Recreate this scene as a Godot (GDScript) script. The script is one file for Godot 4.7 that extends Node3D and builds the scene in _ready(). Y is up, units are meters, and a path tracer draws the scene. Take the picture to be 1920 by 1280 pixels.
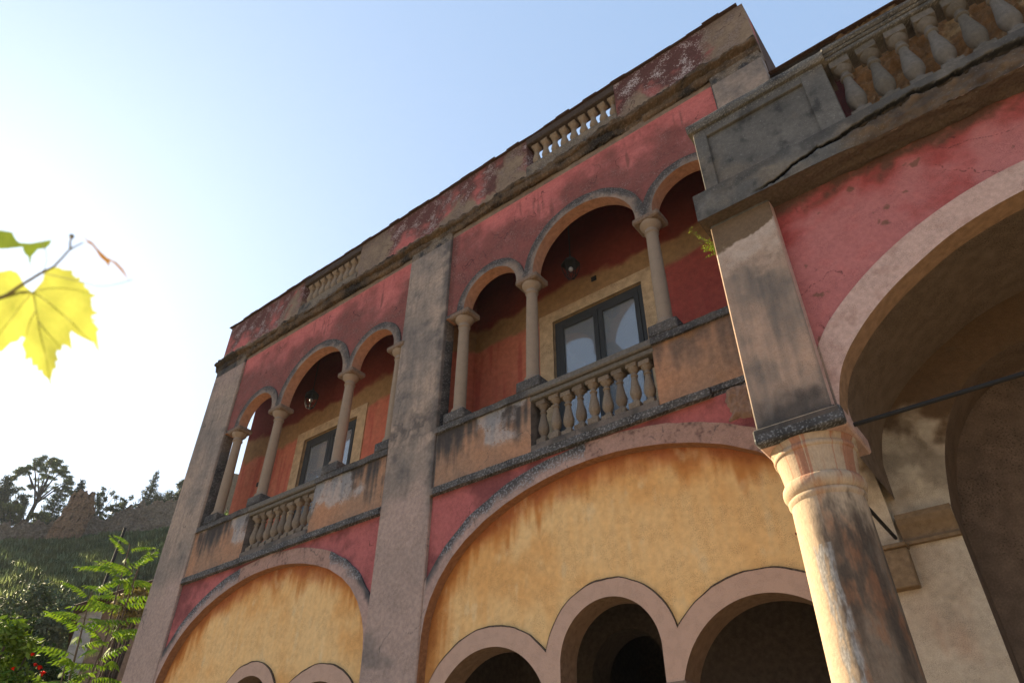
extends Node3D
# All shapes are written in metres relative to the eye height; EYE lifts them to the ground at y = 0.
const EYE := Vector3(0, 1.6, 0)
var rng := RandomNumberGenerator.new()
var NA: PackedByteArray
var NB: PackedByteArray
var NC: PackedByteArray
var NS: PackedByteArray
var NW: PackedByteArray
var NT: PackedByteArray
var M := {}
var fnoise := FastNoiseLite.new()

# ------------------------------------------------------------------ mesh builder
class Mb:
	var v := PackedVector3Array()
	var n := PackedVector3Array()
	var u := PackedVector2Array()
	var c := PackedColorArray()
	var x0 := 0.0
	var y1 := 0.0
	var w := 1.0
	var h := 1.0
	var zr := 0.0
	var custom := false
	var tint := Color.WHITE
	func uv(p: Vector3) -> Vector2:
		return Vector2((p.x - x0 + (zr - p.z) * 0.7) / w, (y1 - p.y + (zr - p.z) * 0.55) / h)
	func tri(a: Vector3, b: Vector3, d: Vector3, na: Vector3, nb: Vector3, nd: Vector3) -> void:
		if (b - a).cross(d - a).dot(na + nb + nd) > 0.0:
			v.append_array([a, d, b]); n.append_array([na, nd, nb]); u.append_array([uv(a), uv(d), uv(b)])
		else:
			v.append_array([a, b, d]); n.append_array([na, nb, nd]); u.append_array([uv(a), uv(b), uv(d)])
		c.append_array([tint, tint, tint])
	func triuv(p: Array, q: Array, t: Array) -> void:
		for k in 3:
			v.append(p[k]); n.append(q[k]); u.append(t[k]); c.append(tint)
	func quad(a: Vector3, b: Vector3, d: Vector3, e: Vector3, hint: Vector3) -> void:
		var m := (b - a).cross(d - a)
		if m.length_squared() < 1e-14:
			m = (d - a).cross(e - a)
		if m.length_squared() < 1e-14:
			return
		m = m.normalized()
		if m.dot(hint) < 0.0:
			m = -m
		tri(a, b, d, m, m, m)
		tri(a, d, e, m, m, m)
	func quadn(a: Vector3, b: Vector3, d: Vector3, e: Vector3, na: Vector3, nb: Vector3, nd: Vector3, ne: Vector3) -> void:
		tri(a, b, d, na, nb, nd)
		tri(a, d, e, na, nd, ne)
	func box(lo: Vector3, hi: Vector3, bev := 0.0) -> void:
		# a box whose edges are chamfered by bev
		var s := [lo, hi]
		if bev <= 0.0:
			var p := func(i: int, j: int, k: int) -> Vector3: return Vector3(s[i].x, s[j].y, s[k].z)
			quad(p.call(0, 0, 1), p.call(1, 0, 1), p.call(1, 1, 1), p.call(0, 1, 1), Vector3(0, 0, 1))
			quad(p.call(0, 0, 0), p.call(1, 0, 0), p.call(1, 1, 0), p.call(0, 1, 0), Vector3(0, 0, -1))
			quad(p.call(0, 0, 0), p.call(0, 0, 1), p.call(0, 1, 1), p.call(0, 1, 0), Vector3(-1, 0, 0))
			quad(p.call(1, 0, 0), p.call(1, 0, 1), p.call(1, 1, 1), p.call(1, 1, 0), Vector3(1, 0, 0))
			quad(p.call(0, 1, 0), p.call(1, 1, 0), p.call(1, 1, 1), p.call(0, 1, 1), Vector3(0, 1, 0))
			quad(p.call(0, 0, 0), p.call(1, 0, 0), p.call(1, 0, 1), p.call(0, 0, 1), Vector3(0, -1, 0))
			return
		var ctr := (lo + hi) * 0.5
		var hs := (hi - lo) * 0.5
		bev = minf(bev, minf(hs.x, minf(hs.y, hs.z)) * 0.9)
		var ax := [Vector3(1, 0, 0), Vector3(0, 1, 0), Vector3(0, 0, 1)]
		for k in 3:
			var a: Vector3 = ax[k]
			var b: Vector3 = ax[(k + 1) % 3]
			var d: Vector3 = ax[(k + 2) % 3]
			var ha: float = hs[k]
			var hb: float = hs[(k + 1) % 3]
			var hd: float = hs[(k + 2) % 3]
			for sg: float in [-1.0, 1.0]:
				var o: Vector3 = ctr + a * (ha * sg)
				quad(o - b * (hb - bev) - d * (hd - bev), o + b * (hb - bev) - d * (hd - bev), o + b * (hb - bev) + d * (hd - bev), o - b * (hb - bev) + d * (hd - bev), a * sg)
				for sb: float in [-1.0, 1.0]:   # edge between +-a and +-b, along d
					var e1: Vector3 = ctr + a * (ha * sg) + b * ((hb - bev) * sb)
					var e2: Vector3 = ctr + a * ((ha - bev) * sg) + b * (hb * sb)
					quad(e1 - d * (hd - bev), e1 + d * (hd - bev), e2 + d * (hd - bev), e2 - d * (hd - bev), a * sg + b * sb)
		for sx: float in [-1.0, 1.0]:
			for sy: float in [-1.0, 1.0]:
				for sz: float in [-1.0, 1.0]:
					var q := Vector3(sx, sy, sz)
					var m := q.normalized()
					tri(ctr + (hs - Vector3(0, bev, bev)) * q, ctr + (hs - Vector3(bev, 0, bev)) * q, ctr + (hs - Vector3(bev, bev, 0)) * q, m, m, m)
	func lathe(at: Vector3, prof: Array, seg: int, a0 := 0.0, a1 := TAU) -> void:
		# prof: Vector2(radius, height); a repeated point makes a crease
		var arc := PackedFloat32Array([0.0])
		for i in range(1, prof.size()):
			arc.append(arc[i - 1] + (prof[i] - prof[i - 1]).length())
		var nn: Array = []
		for i in prof.size():
			var t := Vector2.ZERO
			if i > 0: t += (prof[i] - prof[i - 1]).normalized()
			if i < prof.size() - 1: t += (prof[i + 1] - prof[i]).normalized()
			t = t.normalized()
			nn.append(Vector2(t.y, -t.x))
		var total: float = prof[-1].y - prof[0].y
		for i in prof.size() - 1:
			if prof[i] == prof[i + 1]:
				continue
			var n0: Vector2 = nn[i]
			var n1: Vector2 = nn[i + 1]
			if (prof[i + 1] - prof[i]).normalized().dot((Vector2(-n0.y, n0.x))) < 0.75 or (i > 0 and prof[i] == prof[i - 1]):
				var t2: Vector2 = (prof[i + 1] - prof[i]).normalized()
				n0 = Vector2(t2.y, -t2.x)
			if (prof[i + 1] - prof[i]).normalized().dot((Vector2(-n1.y, n1.x))) < 0.75 or (i + 2 < prof.size() and prof[i + 1] == prof[i + 2]):
				var t3: Vector2 = (prof[i + 1] - prof[i]).normalized()
				n1 = Vector2(t3.y, -t3.x)
			for k in seg:
				var p := []
				var q := []
				var t := []
				for kk in 2:
					var a := a0 + (a1 - a0) * float(k + kk) / seg
					var dr := Vector3(sin(a), 0, cos(a))
					for j in 2:
						p.append(at + dr * prof[i + j].x + Vector3(0, prof[i + j].y, 0))
						var m: Vector2 = n0 if j == 0 else n1
						q.append((dr * m.x + Vector3(0, m.y, 0)).normalized())
						t.append(Vector2((a / TAU), (prof[-1].y - prof[i + j].y) / maxf(total, 0.001)))
				if custom:
					triuv([p[0], p[1], p[3]], [q[0], q[1], q[3]], [t[0], t[1], t[3]])
					triuv([p[0], p[3], p[2]], [q[0], q[3], q[2]], [t[0], t[3], t[2]])
				else:
					tri(p[0], p[1], p[3], q[0], q[1], q[3])
					tri(p[0], p[3], p[2], q[0], q[3], q[2])
	func tube(pts: Array, rad: Array, seg: int) -> void:
		var prev: Array = []
		var prevn: Array = []
		for i in pts.size():
			var d: Vector3 = (pts[mini(i + 1, pts.size() - 1)] - pts[maxi(i - 1, 0)]).normalized()
			var s := d.cross(Vector3(0.31, 0.2, 0.93)).normalized()
			if absf(d.dot(Vector3(0.31, 0.2, 0.93).normalized())) > 0.95:
				s = d.cross(Vector3(1, 0, 0)).normalized()
			var t := d.cross(s)
			var ring: Array = []
			var rn: Array = []
			for k in seg:
				var a := TAU * k / seg
				var m := s * cos(a) + t * sin(a)
				ring.append(pts[i] + m * float(rad[i]))
				rn.append(m)
			if i > 0:
				for k in seg:
					var k2 := (k + 1) % seg
					quadn(prev[k], prev[k2], ring[k2], ring[k], prevn[k], prevn[k2], rn[k2], rn[k])
			prev = ring
			prevn = rn
	func curtain(xs: PackedFloat32Array, lo: PackedFloat32Array, hi: PackedFloat32Array, z: float) -> void:
		var m := Vector3(0, 0, 1)
		for i in xs.size() - 1:
			if xs[i + 1] - xs[i] < 1e-7 or (hi[i] - lo[i] < 1e-6 and hi[i + 1] - lo[i + 1] < 1e-6):
				continue
			quad(Vector3(xs[i], lo[i], z), Vector3(xs[i + 1], lo[i + 1], z), Vector3(xs[i + 1], maxf(hi[i + 1], lo[i + 1]), z), Vector3(xs[i], maxf(hi[i], lo[i]), z), m)
	func strip(pts: Array, z0: float, z1: float, inward: Vector3) -> void:
		# a soffit: the polyline pts (x, y) swept from z0 to z1, smooth, its normals turned to the point inward
		var nn: Array = []
		for i in pts.size():
			var t: Vector2 = (pts[mini(i + 1, pts.size() - 1)] - pts[maxi(i - 1, 0)]).normalized()
			var m := Vector3(-t.y, t.x, 0)
			if m.dot(inward - Vector3(pts[i].x, pts[i].y, 0)) < 0.0:
				m = -m
			nn.append(m)
		for i in pts.size() - 1:
			var a := Vector3(pts[i].x, pts[i].y, z0)
			var b := Vector3(pts[i + 1].x, pts[i + 1].y, z0)
			var dz := Vector3(0, 0, z1 - z0)
			quadn(a, b, b + dz, a + dz, nn[i], nn[i + 1], nn[i + 1], nn[i])
	func ring(inner: Array, outer: Array, z: float) -> void:
		for i in inner.size() - 1:
			quad(Vector3(inner[i].x, inner[i].y, z), Vector3(inner[i + 1].x, inner[i + 1].y, z), Vector3(outer[i + 1].x, outer[i + 1].y, z), Vector3(outer[i].x, outer[i].y, z), Vector3(0, 0, 1))
	func grid(o: Vector3, ex: Vector3, ey: Vector3, nx: int, ny: int, f: Callable) -> void:
		# a sheet of nx by ny cells; f(s, t) gives the displacement
		var pts: Array = []
		for j in ny + 1:
			for i in nx + 1:
				var s := float(i) / nx
				var t := float(j) / ny
				pts.append(o + ex * s + ey * t + f.call(s, t))
		sheet(pts, nx, ny, ex.cross(ey).normalized())
	func sheet(pts: Array, nx: int, ny: int, hint: Vector3) -> void:
		var nn: Array = []
		for j in ny + 1:
			for i in nx + 1:
				var a: Vector3 = pts[j * (nx + 1) + mini(i + 1, nx)] - pts[j * (nx + 1) + maxi(i - 1, 0)]
				var b: Vector3 = pts[mini(j + 1, ny) * (nx + 1) + i] - pts[maxi(j - 1, 0) * (nx + 1) + i]
				var m := a.cross(b).normalized()
				nn.append(m if m.dot(hint) >= 0.0 else -m)
		for j in ny:
			for i in nx:
				var k := j * (nx + 1) + i
				quadn(pts[k], pts[k + 1], pts[k + nx + 2], pts[k + nx + 1], nn[k], nn[k + 1], nn[k + nx + 2], nn[k + nx + 1])
	func mesh(off: Vector3) -> ArrayMesh:
		var vv := PackedVector3Array()
		vv.resize(v.size())
		for i in v.size():
			vv[i] = v[i] + off
		var a := []
		a.resize(Mesh.ARRAY_MAX)
		a[Mesh.ARRAY_VERTEX] = vv
		a[Mesh.ARRAY_NORMAL] = n
		a[Mesh.ARRAY_COLOR] = c
		a[Mesh.ARRAY_TEX_UV] = u
		a[Mesh.ARRAY_TEX_UV2] = u
		var m := ArrayMesh.new()
		m.add_surface_from_arrays(Mesh.PRIMITIVE_TRIANGLES, a)
		return m

func mb(area: Array = [], zr := 0.0) -> Mb:
	var b := Mb.new()
	if area.size() == 4:
		b.x0 = area[0]; b.w = area[1] - area[0]; b.y1 = area[3]; b.h = area[3] - area[2]; b.zr = zr
	return b

# ------------------------------------------------------------------ nodes
func thing(called: String, label: String, category: String, at: Vector3, group := "") -> Node3D:
	var o := Node3D.new()
	o.name = called
	add_child(o, true)
	o.position = at
	tag(o, label, category, group)
	return o

func tag(o: Node, label := "", category := "", group := "", kind := "") -> void:
	if label: o.set_meta("label", label)
	if category: o.set_meta("category", category)
	if group: o.set_meta("group", group)
	if kind: o.set_meta("kind", kind)

func origin_of(p: Node) -> Vector3:
	var o := Vector3.ZERO
	while p is Node3D and p != self:
		o += (p as Node3D).position
		p = p.get_parent()
	return o

func obj(called: String, b: Mb, m: Material, parent: Node) -> MeshInstance3D:
	var o := MeshInstance3D.new()
	o.name = called
	o.mesh = b.mesh(EYE - origin_of(parent))
	o.material_override = m
	parent.add_child(o, true)
	return o

func put(called: String, me: Mesh, m: Material, parent: Node, at: Vector3, turn := 0.0) -> MeshInstance3D:
	# a shared mesh, placed at a point given relative to the eye
	var o := MeshInstance3D.new()
	o.name = called
	o.mesh = me
	o.material_override = m
	parent.add_child(o, true)
	o.position = at + EYE - origin_of(parent)
	o.rotation.y = turn
	return o

func struct_node(called: String, b: Mb, m: Material) -> MeshInstance3D:
	var o := obj(called, b, m, self)
	tag(o, "", "", "", "structure")
	return o

# ------------------------------------------------------------------ textures
func tile_of(freq: float, oct: int, sd: int, w := 512, h := 512, kind := FastNoiseLite.TYPE_SIMPLEX_SMOOTH) -> PackedByteArray:
	var f := FastNoiseLite.new()
	f.noise_type = kind
	f.frequency = freq
	f.fractal_octaves = oct
	f.seed = sd
	var im := f.get_seamless_image(w, h)
	if w != 512 or h != 512:
		im.resize(512, 512, Image.INTERPOLATE_CUBIC)
	im.convert(Image.FORMAT_L8)
	return im.get_data()

static func at(a: PackedByteArray, x: int, y: int) -> float:
	return a[((y & 511) << 9) | (x & 511)] / 255.0

static func sm(a: float, b: float, x: float) -> float:
	var t := clampf((x - a) / (b - a), 0.0, 1.0)
	return t * t * (3.0 - 2.0 * t)

func paint(area: Array, cm: float, f: Callable) -> ImageTexture:
	var w := mini(2048, int((area[1] - area[0]) / cm))
	var h := mini(2048, int((area[3] - area[2]) / cm))
	var data := PackedByteArray()
	data.resize(w * h * 3)
	var k := 0
	for j in h:
		var y: float = area[3] - (j + 0.5) * (area[3] - area[2]) / h
		for i in w:
			var x: float = area[0] + (i + 0.5) * (area[1] - area[0]) / w
			var q: Vector3 = f.call(x, y, i, j)
			data[k] = int(clampf(q.x, 0.0, 1.0) * 255.0)
			data[k + 1] = int(clampf(q.y, 0.0, 1.0) * 255.0)
			data[k + 2] = int(clampf(q.z, 0.0, 1.0) * 255.0)
			k += 3
	return ImageTexture.create_from_image(Image.create_from_data(w, h, false, Image.FORMAT_RGB8, data))

func grain(w: int, lo: float, a: PackedByteArray, b: PackedByteArray, wa: float) -> ImageTexture:
	var data := PackedByteArray()
	data.resize(w * w)
	for j in w:
		for i in w:
			var q := lo + (1.0 - lo) * (at(a, i, j) * wa + at(b, i, j) * (1.0 - wa))
			if lo > 0.0:
				q *= 1.0 - 0.35 * sm(0.66, 0.78, at(NW, i * 1 + 77, j + 31)) * sm(0.45, 0.6, at(NA, i, j))
				q += 0.10 * sm(0.70, 0.8, at(NW, i + 200, j + 9)) * sm(0.5, 0.65, at(NB, i + 60, j))
			data[j * w + i] = int(255.0 * clampf(q, 0.0, 1.0))
	return ImageTexture.create_from_image(Image.create_from_data(w, w, false, Image.FORMAT_L8, data))

func plaster(g: Texture2D, bump: Texture2D, relief: float, stain: Texture2D = null, color := Color.WHITE, scale := 0.62) -> StandardMaterial3D:
	var m := StandardMaterial3D.new()
	m.albedo_color = color
	m.albedo_texture = g
	m.uv1_triplanar = true
	m.uv1_world_triplanar = true
	m.uv1_scale = Vector3.ONE * scale
	m.roughness = 0.93
	m.metallic_specular = 0.25
	m.heightmap_enabled = true
	m.heightmap_texture = bump
	m.heightmap_scale = relief
	if stain:
		m.detail_enabled = true
		m.detail_albedo = stain
		m.detail_blend_mode = BaseMaterial3D.BLEND_MODE_MUL
		m.detail_uv_layer = BaseMaterial3D.DETAIL_UV_2
	return m

func flat_mat(c: Color, rough := 0.7, metal := 0.0) -> StandardMaterial3D:
	var m := StandardMaterial3D.new()
	m.albedo_color = c
	m.roughness = rough
	m.metallic = metal
	return m

func leaf_mat(c: Color, back: Color, rough := 0.55) -> StandardMaterial3D:
	var m := flat_mat(c, rough)
	m.vertex_color_use_as_albedo = true
	m.backlight_enabled = true
	m.backlight = back
	m.metallic_specular = 0.2
	return m

# areas of the stain textures: x from, x to, y from, y to
const RED := [-14.1, -0.6, 2.8, 10.9]
const TRIM := [-14.2, -0.6, 0.7, 10.9]
const OCHRE := [-13.0, -1.2, 0.9, 4.15]
const BACK := [-14.3, -0.6, 4.2, 9.7]
const WRED := [-1.6, 1.9, 2.2, 5.3]
const WTRIM := [-1.7, 2.4, 1.9, 6.5]
const HALL := [-1.6, 2.6, -1.0, 4.6]
const RUB := [-0.8, 4.2, 5.0, 9.1]

func mix3(a: Vector3, b: Vector3, t: float) -> Vector3:
	return a + (b - a) * clampf(t, 0.0, 1.0)

func hair(i: int, j: int, w: float) -> float:
	# short jagged hairline cracks
	return sm(w, w * 0.35, absf(at(NA, i, j) - 0.5 + (at(NC, i, j) - 0.5) * 0.02)) * sm(0.52, 0.62, at(NB, i / 3 + 17, j / 3 + 40))

func red_px(x: float, y: float, i: int, j: int) -> Vector3:
	var a := at(NA, i, j)
	var b := at(NB, i + 91, j + 40)
	var c := at(NC, i, j)
	var s := at(NS, i, j + 200)
	var w := at(NW, i, j)
	var q := mix3(Vector3(0.655, 0.345, 0.32), Vector3(0.735, 0.43, 0.405), a * 0.7 + b * 0.5 - 0.1)
	var dark := Vector3(0.345, 0.225, 0.20)
	var d := 0.0
	if y > 9.25:      # the parapet above the cornice
		var stone := 0.0
		for k in STONES:
			stone = maxf(stone, sm(k.y + 0.25, k.y - 0.02, absf(x - k.x + (b - 0.5) * 0.5) + (y - 9.6) * k.z))
		stone = maxf(stone, sm(9.82, 9.72, y + (b - 0.5) * 0.35))
		d = sm(9.75, 10.35, y + (a - 0.5) * 1.3 + (b - 0.5) * 0.5) * 0.95 + sm(-6.5, -3.0, x) * 0.35
		q = mix3(q, dark, d)
		var st := mix3(Vector3(0.52, 0.44, 0.36), Vector3(0.40, 0.33, 0.28), b * 1.2 + sm(10.3, 10.7, y) * 0.6 - 0.3)
		q = mix3(q, st, stone)
		var spk := (w - 0.40) * 1.4 + (b - 0.5) * 1.3 + (c - 0.5) * 0.5
		q = mix3(q, Vector3(0.64, 0.59, 0.57), sm(0.25, 0.55, spk) * d * (1.0 - 0.7 * stone) * 0.75)
	elif y > 7.0:     # wall over the loggia arches
		var bay := -3.95 if x > -7.0 else -10.1
		var wob := (a - 0.5) * 0.95 + (b - 0.5) * 0.25 + (s - 0.5) * 0.12 - 0.12 * sin((x - bay) * 2.0)
		d = sm(9.10, 8.45, y + wob) * (0.50 + 0.30 * b)
		d = maxf(d, sm(0.28, 0.0, absf(x + 6.50)) * 0.8)
		d = maxf(d, sm(0.56, 0.76, s * 0.45 + at(NT, i, j) * 0.3 + a * 0.25) * sm(9.5, 8.9, y) * 0.6)
		q = mix3(q, dark, d)
		q = mix3(q, Vector3(0.74, 0.40, 0.37), sm(9.10, 9.25, y + (b - 0.5) * 0.3) * 0.5 * (1.0 - d))
		q = mix3(q, Vector3(0.60, 0.51, 0.48), sm(0.30, 0.55, (w - 0.5) * 1.6 + (b - 0.5) * 0.8) * d * 0.7)
	else:             # spandrels of the ground arches
		q = mix3(q, Vector3(0.62, 0.355, 0.345), 0.75)
		d = sm(0.42, 0.75, a * 0.75 + b * 0.35) * 0.7
		d = maxf(d, sm(0.5, 0.9, b) * sm(3.9, 3.0, y) * 0.5)
		q = mix3(q, Vector3(0.40, 0.22, 0.22), d)
	q = mix3(q, Vector3(0.22, 0.13, 0.12), hair(i, j + 80, 0.007) * 0.6)
	return q * (0.93 + 0.14 * c)

const STONES := [Vector3(-5.25, 0.35, 0.25), Vector3(-2.65, 0.40, 0.9), Vector3(-11.4, 0.3, 0.3), Vector3(-8.85, 0.55, 0.2), Vector3(-6.5, 0.55, 1.0), Vector3(-1.0, 0.36, 0.1)]
const BAYS := [-10.06, -3.86]

func trim_px(x: float, y: float, i: int, j: int) -> Vector3:
	var a := at(NA, i + 130, j + 77)
	var b := at(NB, i, j)
	var c := at(NC, i + 50, j)
	var s := at(NS, i + 33, j)
	var w := at(NW, i + 9, j + 5)
	var q := mix3(Vector3(0.64, 0.54, 0.455), Vector3(0.57, 0.50, 0.44), a)
	var grey := Vector3(0.37, 0.34, 0.315)
	var black := Vector3(0.215, 0.205, 0.20)
	var pil := (x < -12.82) or (x > -7.6 and x < -6.54) or (x > -1.49)
	var bay: float = BAYS[0] if x < -7.0 else BAYS[1]
	if y > 9.2:
		q = mix3(Vector3(0.52, 0.44, 0.35), Vector3(0.33, 0.29, 0.25), b * 0.9 + a * 0.4 - 0.1)
		q = mix3(q, black, sm(0.62, 0.8, a * 0.6 + b * 0.5))
		if w > 0.7: q = mix3(q, Vector3(0.6, 0.57, 0.53), 0.5)
		if x < -13.2 and y < 9.75: q = mix3(q, black, 0.5)
	elif pil:
		var up := sm(3.6, 5.2, y + (a - 0.5) * 1.6)
		var dirt := sm(0.30, 0.85, a * 0.6 + s * 0.2 + b * 0.3) * (0.22 + 0.40 * up)
		if x < -12.8:
			dirt *= 0.65
			q = mix3(q, Vector3(0.68, 0.55, 0.48), sm(8.4, 9.2, y + (b - 0.5)) * 0.7)
		q = mix3(mix3(Vector3(0.63, 0.53, 0.47), q, up), grey, dirt)
		q = mix3(q, black, sm(0.62, 0.9, b * 0.5 + s * 0.5) * up * 0.30)
		q = mix3(q, grey, sm(0.56, 0.8, at(NT, i, j + 90)) * 0.25 * up)
		q = mix3(q, black, sm(0.5, 0.0, absf(y - 5.5) + absf(b - 0.5) * 1.2) * 0.55 * sm(-13.0, -7.3, x))
		if x > -7.6 and x < -6.5: q = mix3(q, black, sm(-6.78, -6.55, x + (b - 0.5) * 0.25) * 0.5 * up)
		q = mix3(q, grey, sm(0.5, 0.7, at(NA, i + 300, j + 300)) * sm(3.2, 2.2, y) * 0.55)
	elif y > 6.9:     # arch bands and capitals of the loggia
		var ctr := Vector2(bay, 7.38)
		var rad := 1.05
		if absf(x - bay) > 1.06:
			ctr = Vector2(bay + 1.73 * signf(x - bay), 7.38)
			rad = 0.70
		var r := Vector2(x, y).distance_to(ctr)
		q = mix3(Vector3(0.60, 0.49, 0.40), Vector3(0.45, 0.39, 0.345), a)
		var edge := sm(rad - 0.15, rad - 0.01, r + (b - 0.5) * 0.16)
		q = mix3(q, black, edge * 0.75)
		if y < 7.36: q = mix3(q, Vector3(0.44, 0.37, 0.31), 0.6 + 0.3 * b)
		if w > 0.66 and edge > 0.2: q = mix3(q, Vector3(0.55, 0.53, 0.5), 0.5)
	elif y > 5.17:    # coping of the loggia parapet
		q = mix3(Vector3(0.36, 0.33, 0.30), black, b * 1.3 - 0.2)
		if w > 0.68: q = mix3(q, Vector3(0.55, 0.53, 0.50), 0.55)
	elif y > 4.33 and ((x > -11.12 and x < -9.31) or (x > -4.83 and x < -2.98)):    # plinth of the balustrade
		q = mix3(Vector3(0.46, 0.40, 0.35), Vector3(0.30, 0.275, 0.25), b * 1.3 - 0.2)
	elif y > 4.33:    # parapet panels
		var t := (y - 4.33) / 0.84
		q = mix3(Vector3(0.68, 0.47, 0.335), Vector3(0.56, 0.44, 0.35), a * 0.8 + b * 0.3)
		var lite := x > -3.1
		var dd := sm(0.35, 1.05, t + (a - 0.5) * 0.75 + (s - 0.5) * 0.8 + (at(NT, i, j) - 0.5) * 0.6 + (b - 0.5) * 0.2)
		q = mix3(q, Vector3(0.23, 0.215, 0.205), dd * (0.45 if lite else 0.9))
		if lite: q = mix3(q, Vector3(0.72, 0.46, 0.22), sm(0.5, 0.8, at(NA, i + 222, j + 10)) * 0.6)
		var spot := sm(0.52, 0.72, at(NA, i + 400, j + 150)) * sm(0.25, 0.5, t)
		if not lite:
			var lich := sm(0.40, 0.62, w * 0.6 + c * 0.25 + b * 0.25 + spot * 0.16)
			q = mix3(q, Vector3(0.64, 0.62, 0.60), clampf(lich * spot, 0.0, 0.62))
	elif y > 4.19:    # string course
		q = mix3(Vector3(0.34, 0.32, 0.30), black, b * 1.4 - 0.3)
		if w > 0.64: q = mix3(q, Vector3(0.60, 0.58, 0.56), 0.6)
	else:             # bands of the ground arches
		q = mix3(Vector3(0.66, 0.535, 0.475), Vector3(0.56, 0.47, 0.42), a * 0.9)
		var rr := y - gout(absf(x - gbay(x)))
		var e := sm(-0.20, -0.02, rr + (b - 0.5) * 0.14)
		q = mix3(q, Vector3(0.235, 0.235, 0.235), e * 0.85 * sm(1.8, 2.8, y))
		if w > 0.60 and e > 0.15 and y > 3.3: q = mix3(q, Vector3(0.60, 0.60, 0.60), 0.65)
		var px := x - (b - 0.5) * 0.1
		var bare := (px > -4.05 and px < -1.5) if x > -7.0 else (px > -11.0 and px < -8.6)
		if bare and y > 3.3:
			q = mix3(Vector3(0.61, 0.475, 0.41), Vector3(0.36, 0.275, 0.24), sm(0.5, 0.85, c * 0.5 + b * 0.5))
	q = mix3(q, black, hair(i + 33, j + 200, 0.006) * 0.5)
	return q * (0.91 + 0.18 * c)

func gbay(x: float) -> float:
	return -10.2 if x < -7.0 else -3.94

const GX := [0.0, 0.35, 0.65, 0.975, 1.3, 1.625, 1.95, 2.18, 2.37, 2.50, 2.57, 2.605, 2.615]
const GIN := [3.94, 3.926, 3.887, 3.822, 3.725, 3.595, 3.406, 3.218, 2.99, 2.76, 2.56, 2.32, 1.95]
const GOX := [0.0, 0.35, 0.65, 1.0, 1.3, 1.65, 1.95, 2.3, 2.6, 2.75]
const GOUT := [4.175, 4.163, 4.13, 4.065, 3.98, 3.845, 3.69, 3.41, 3.04, 2.76]

func table(tx: Array, ty: Array, x: float) -> float:
	for k in tx.size() - 1:
		if x <= tx[k + 1]:
			return lerpf(ty[k], ty[k + 1], (x - tx[k]) / (tx[k + 1] - tx[k]))
	return ty[-1]

func gout(d: float) -> float:
	return table(GOX, GOUT, d)

func ochre_px(x: float, y: float, i: int, j: int) -> Vector3:
	var a := at(NA, i + 60, j + 210)
	var b := at(NB, i + 10, j + 400)
	var c := at(NC, i, j)
	var s := at(NS, i + 100, j)
	var t2 := at(NT, i, j)
	var q := mix3(Vector3(0.82, 0.635, 0.405), Vector3(0.845, 0.71, 0.51), a * 0.55 + t2 * 0.5)
	q = mix3(q, Vector3(0.785, 0.56, 0.315), sm(0.45, 0.85, at(NA, i + 300, j + 60)) * 0.6)
	var d := absf(x - gbay(x))
	var edge := (table(GX, GIN, d) - y) if d < 2.6 else 0.0
	edge = minf(edge, 2.66 - d)
	var run := sm(0.42, 0.0, edge - (s - 0.5) * 0.40 - (t2 - 0.5) * 0.42 - (a - 0.5) * 0.25)
	q = mix3(q, Vector3(0.64, 0.37, 0.15), run * 0.7)
	q = mix3(q, Vector3(0.50, 0.27, 0.11), sm(0.16, 0.0, edge - (s - 0.5) * 0.3) * 0.5 * sm(0.35, 0.6, a))
	q = mix3(q, Vector3(0.60, 0.34, 0.22), sm(0.32, 0.0, edge + (b - 0.5) * 0.25) * sm(3.2, 3.6, y) * 0.6)
	if y < 2.6:
		q = mix3(q, Vector3(0.74, 0.60, 0.40), sm(2.6, 1.6, y) * 0.35)
	q = mix3(q, Vector3(0.82, 0.73, 0.58), sm(0.62, 0.80, at(NB, i + 310, j + 140) * 0.6 + t2 * 0.4) * 0.35)
	return q * (0.95 + 0.10 * c)

func back_px(x: float, y: float, i: int, j: int) -> Vector3:
	var a := at(NA, i, j + 300)
	var b := at(NB, i + 70, j)
	var c := at(NC, i, j)
	var s := at(NS, i, j)
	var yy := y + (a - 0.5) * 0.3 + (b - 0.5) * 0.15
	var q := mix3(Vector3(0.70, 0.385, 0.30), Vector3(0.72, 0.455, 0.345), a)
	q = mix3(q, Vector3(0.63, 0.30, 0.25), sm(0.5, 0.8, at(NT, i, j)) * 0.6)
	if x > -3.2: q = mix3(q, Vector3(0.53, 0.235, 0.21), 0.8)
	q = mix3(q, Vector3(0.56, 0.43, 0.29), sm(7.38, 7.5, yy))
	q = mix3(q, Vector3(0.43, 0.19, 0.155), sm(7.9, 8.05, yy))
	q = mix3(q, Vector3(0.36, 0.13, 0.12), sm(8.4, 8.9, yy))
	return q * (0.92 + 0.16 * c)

func wred_px(x: float, y: float, i: int, j: int) -> Vector3:
	var a := at(NA, i, j)
	var b := at(NB, i, j + 99)
	var c := at(NC, i, j)
	var q := mix3(Vector3(0.64, 0.385, 0.37), Vector3(0.67, 0.42, 0.405), a)
	q = mix3(q, Vector3(0.58, 0.25, 0.235), sm(0.62, 0.05, 4.78 - y + (a - 0.5) * 1.0 + (b - 0.5) * 0.3) * 0.85)
	q = mix3(q, Vector3(0.36, 0.27, 0.22), sm(0.20, 0.0, 4.80 - y + (b - 0.5) * 0.32 + (a - 0.5) * 0.25) * 0.9)
	q = mix3(q, Vector3(0.44, 0.31, 0.26), sm(0.80, 0.86, b) * 0.8)
	q = mix3(q, Vector3(0.70, 0.40, 0.38), sm(0.6, 0.8, at(NB, i + 200, j)) * 0.35)
	q = mix3(q, Vector3(0.26, 0.15, 0.14), hair(i + 140, j + 20, 0.006) * 0.6)
	return q * (0.94 + 0.12 * c)

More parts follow.
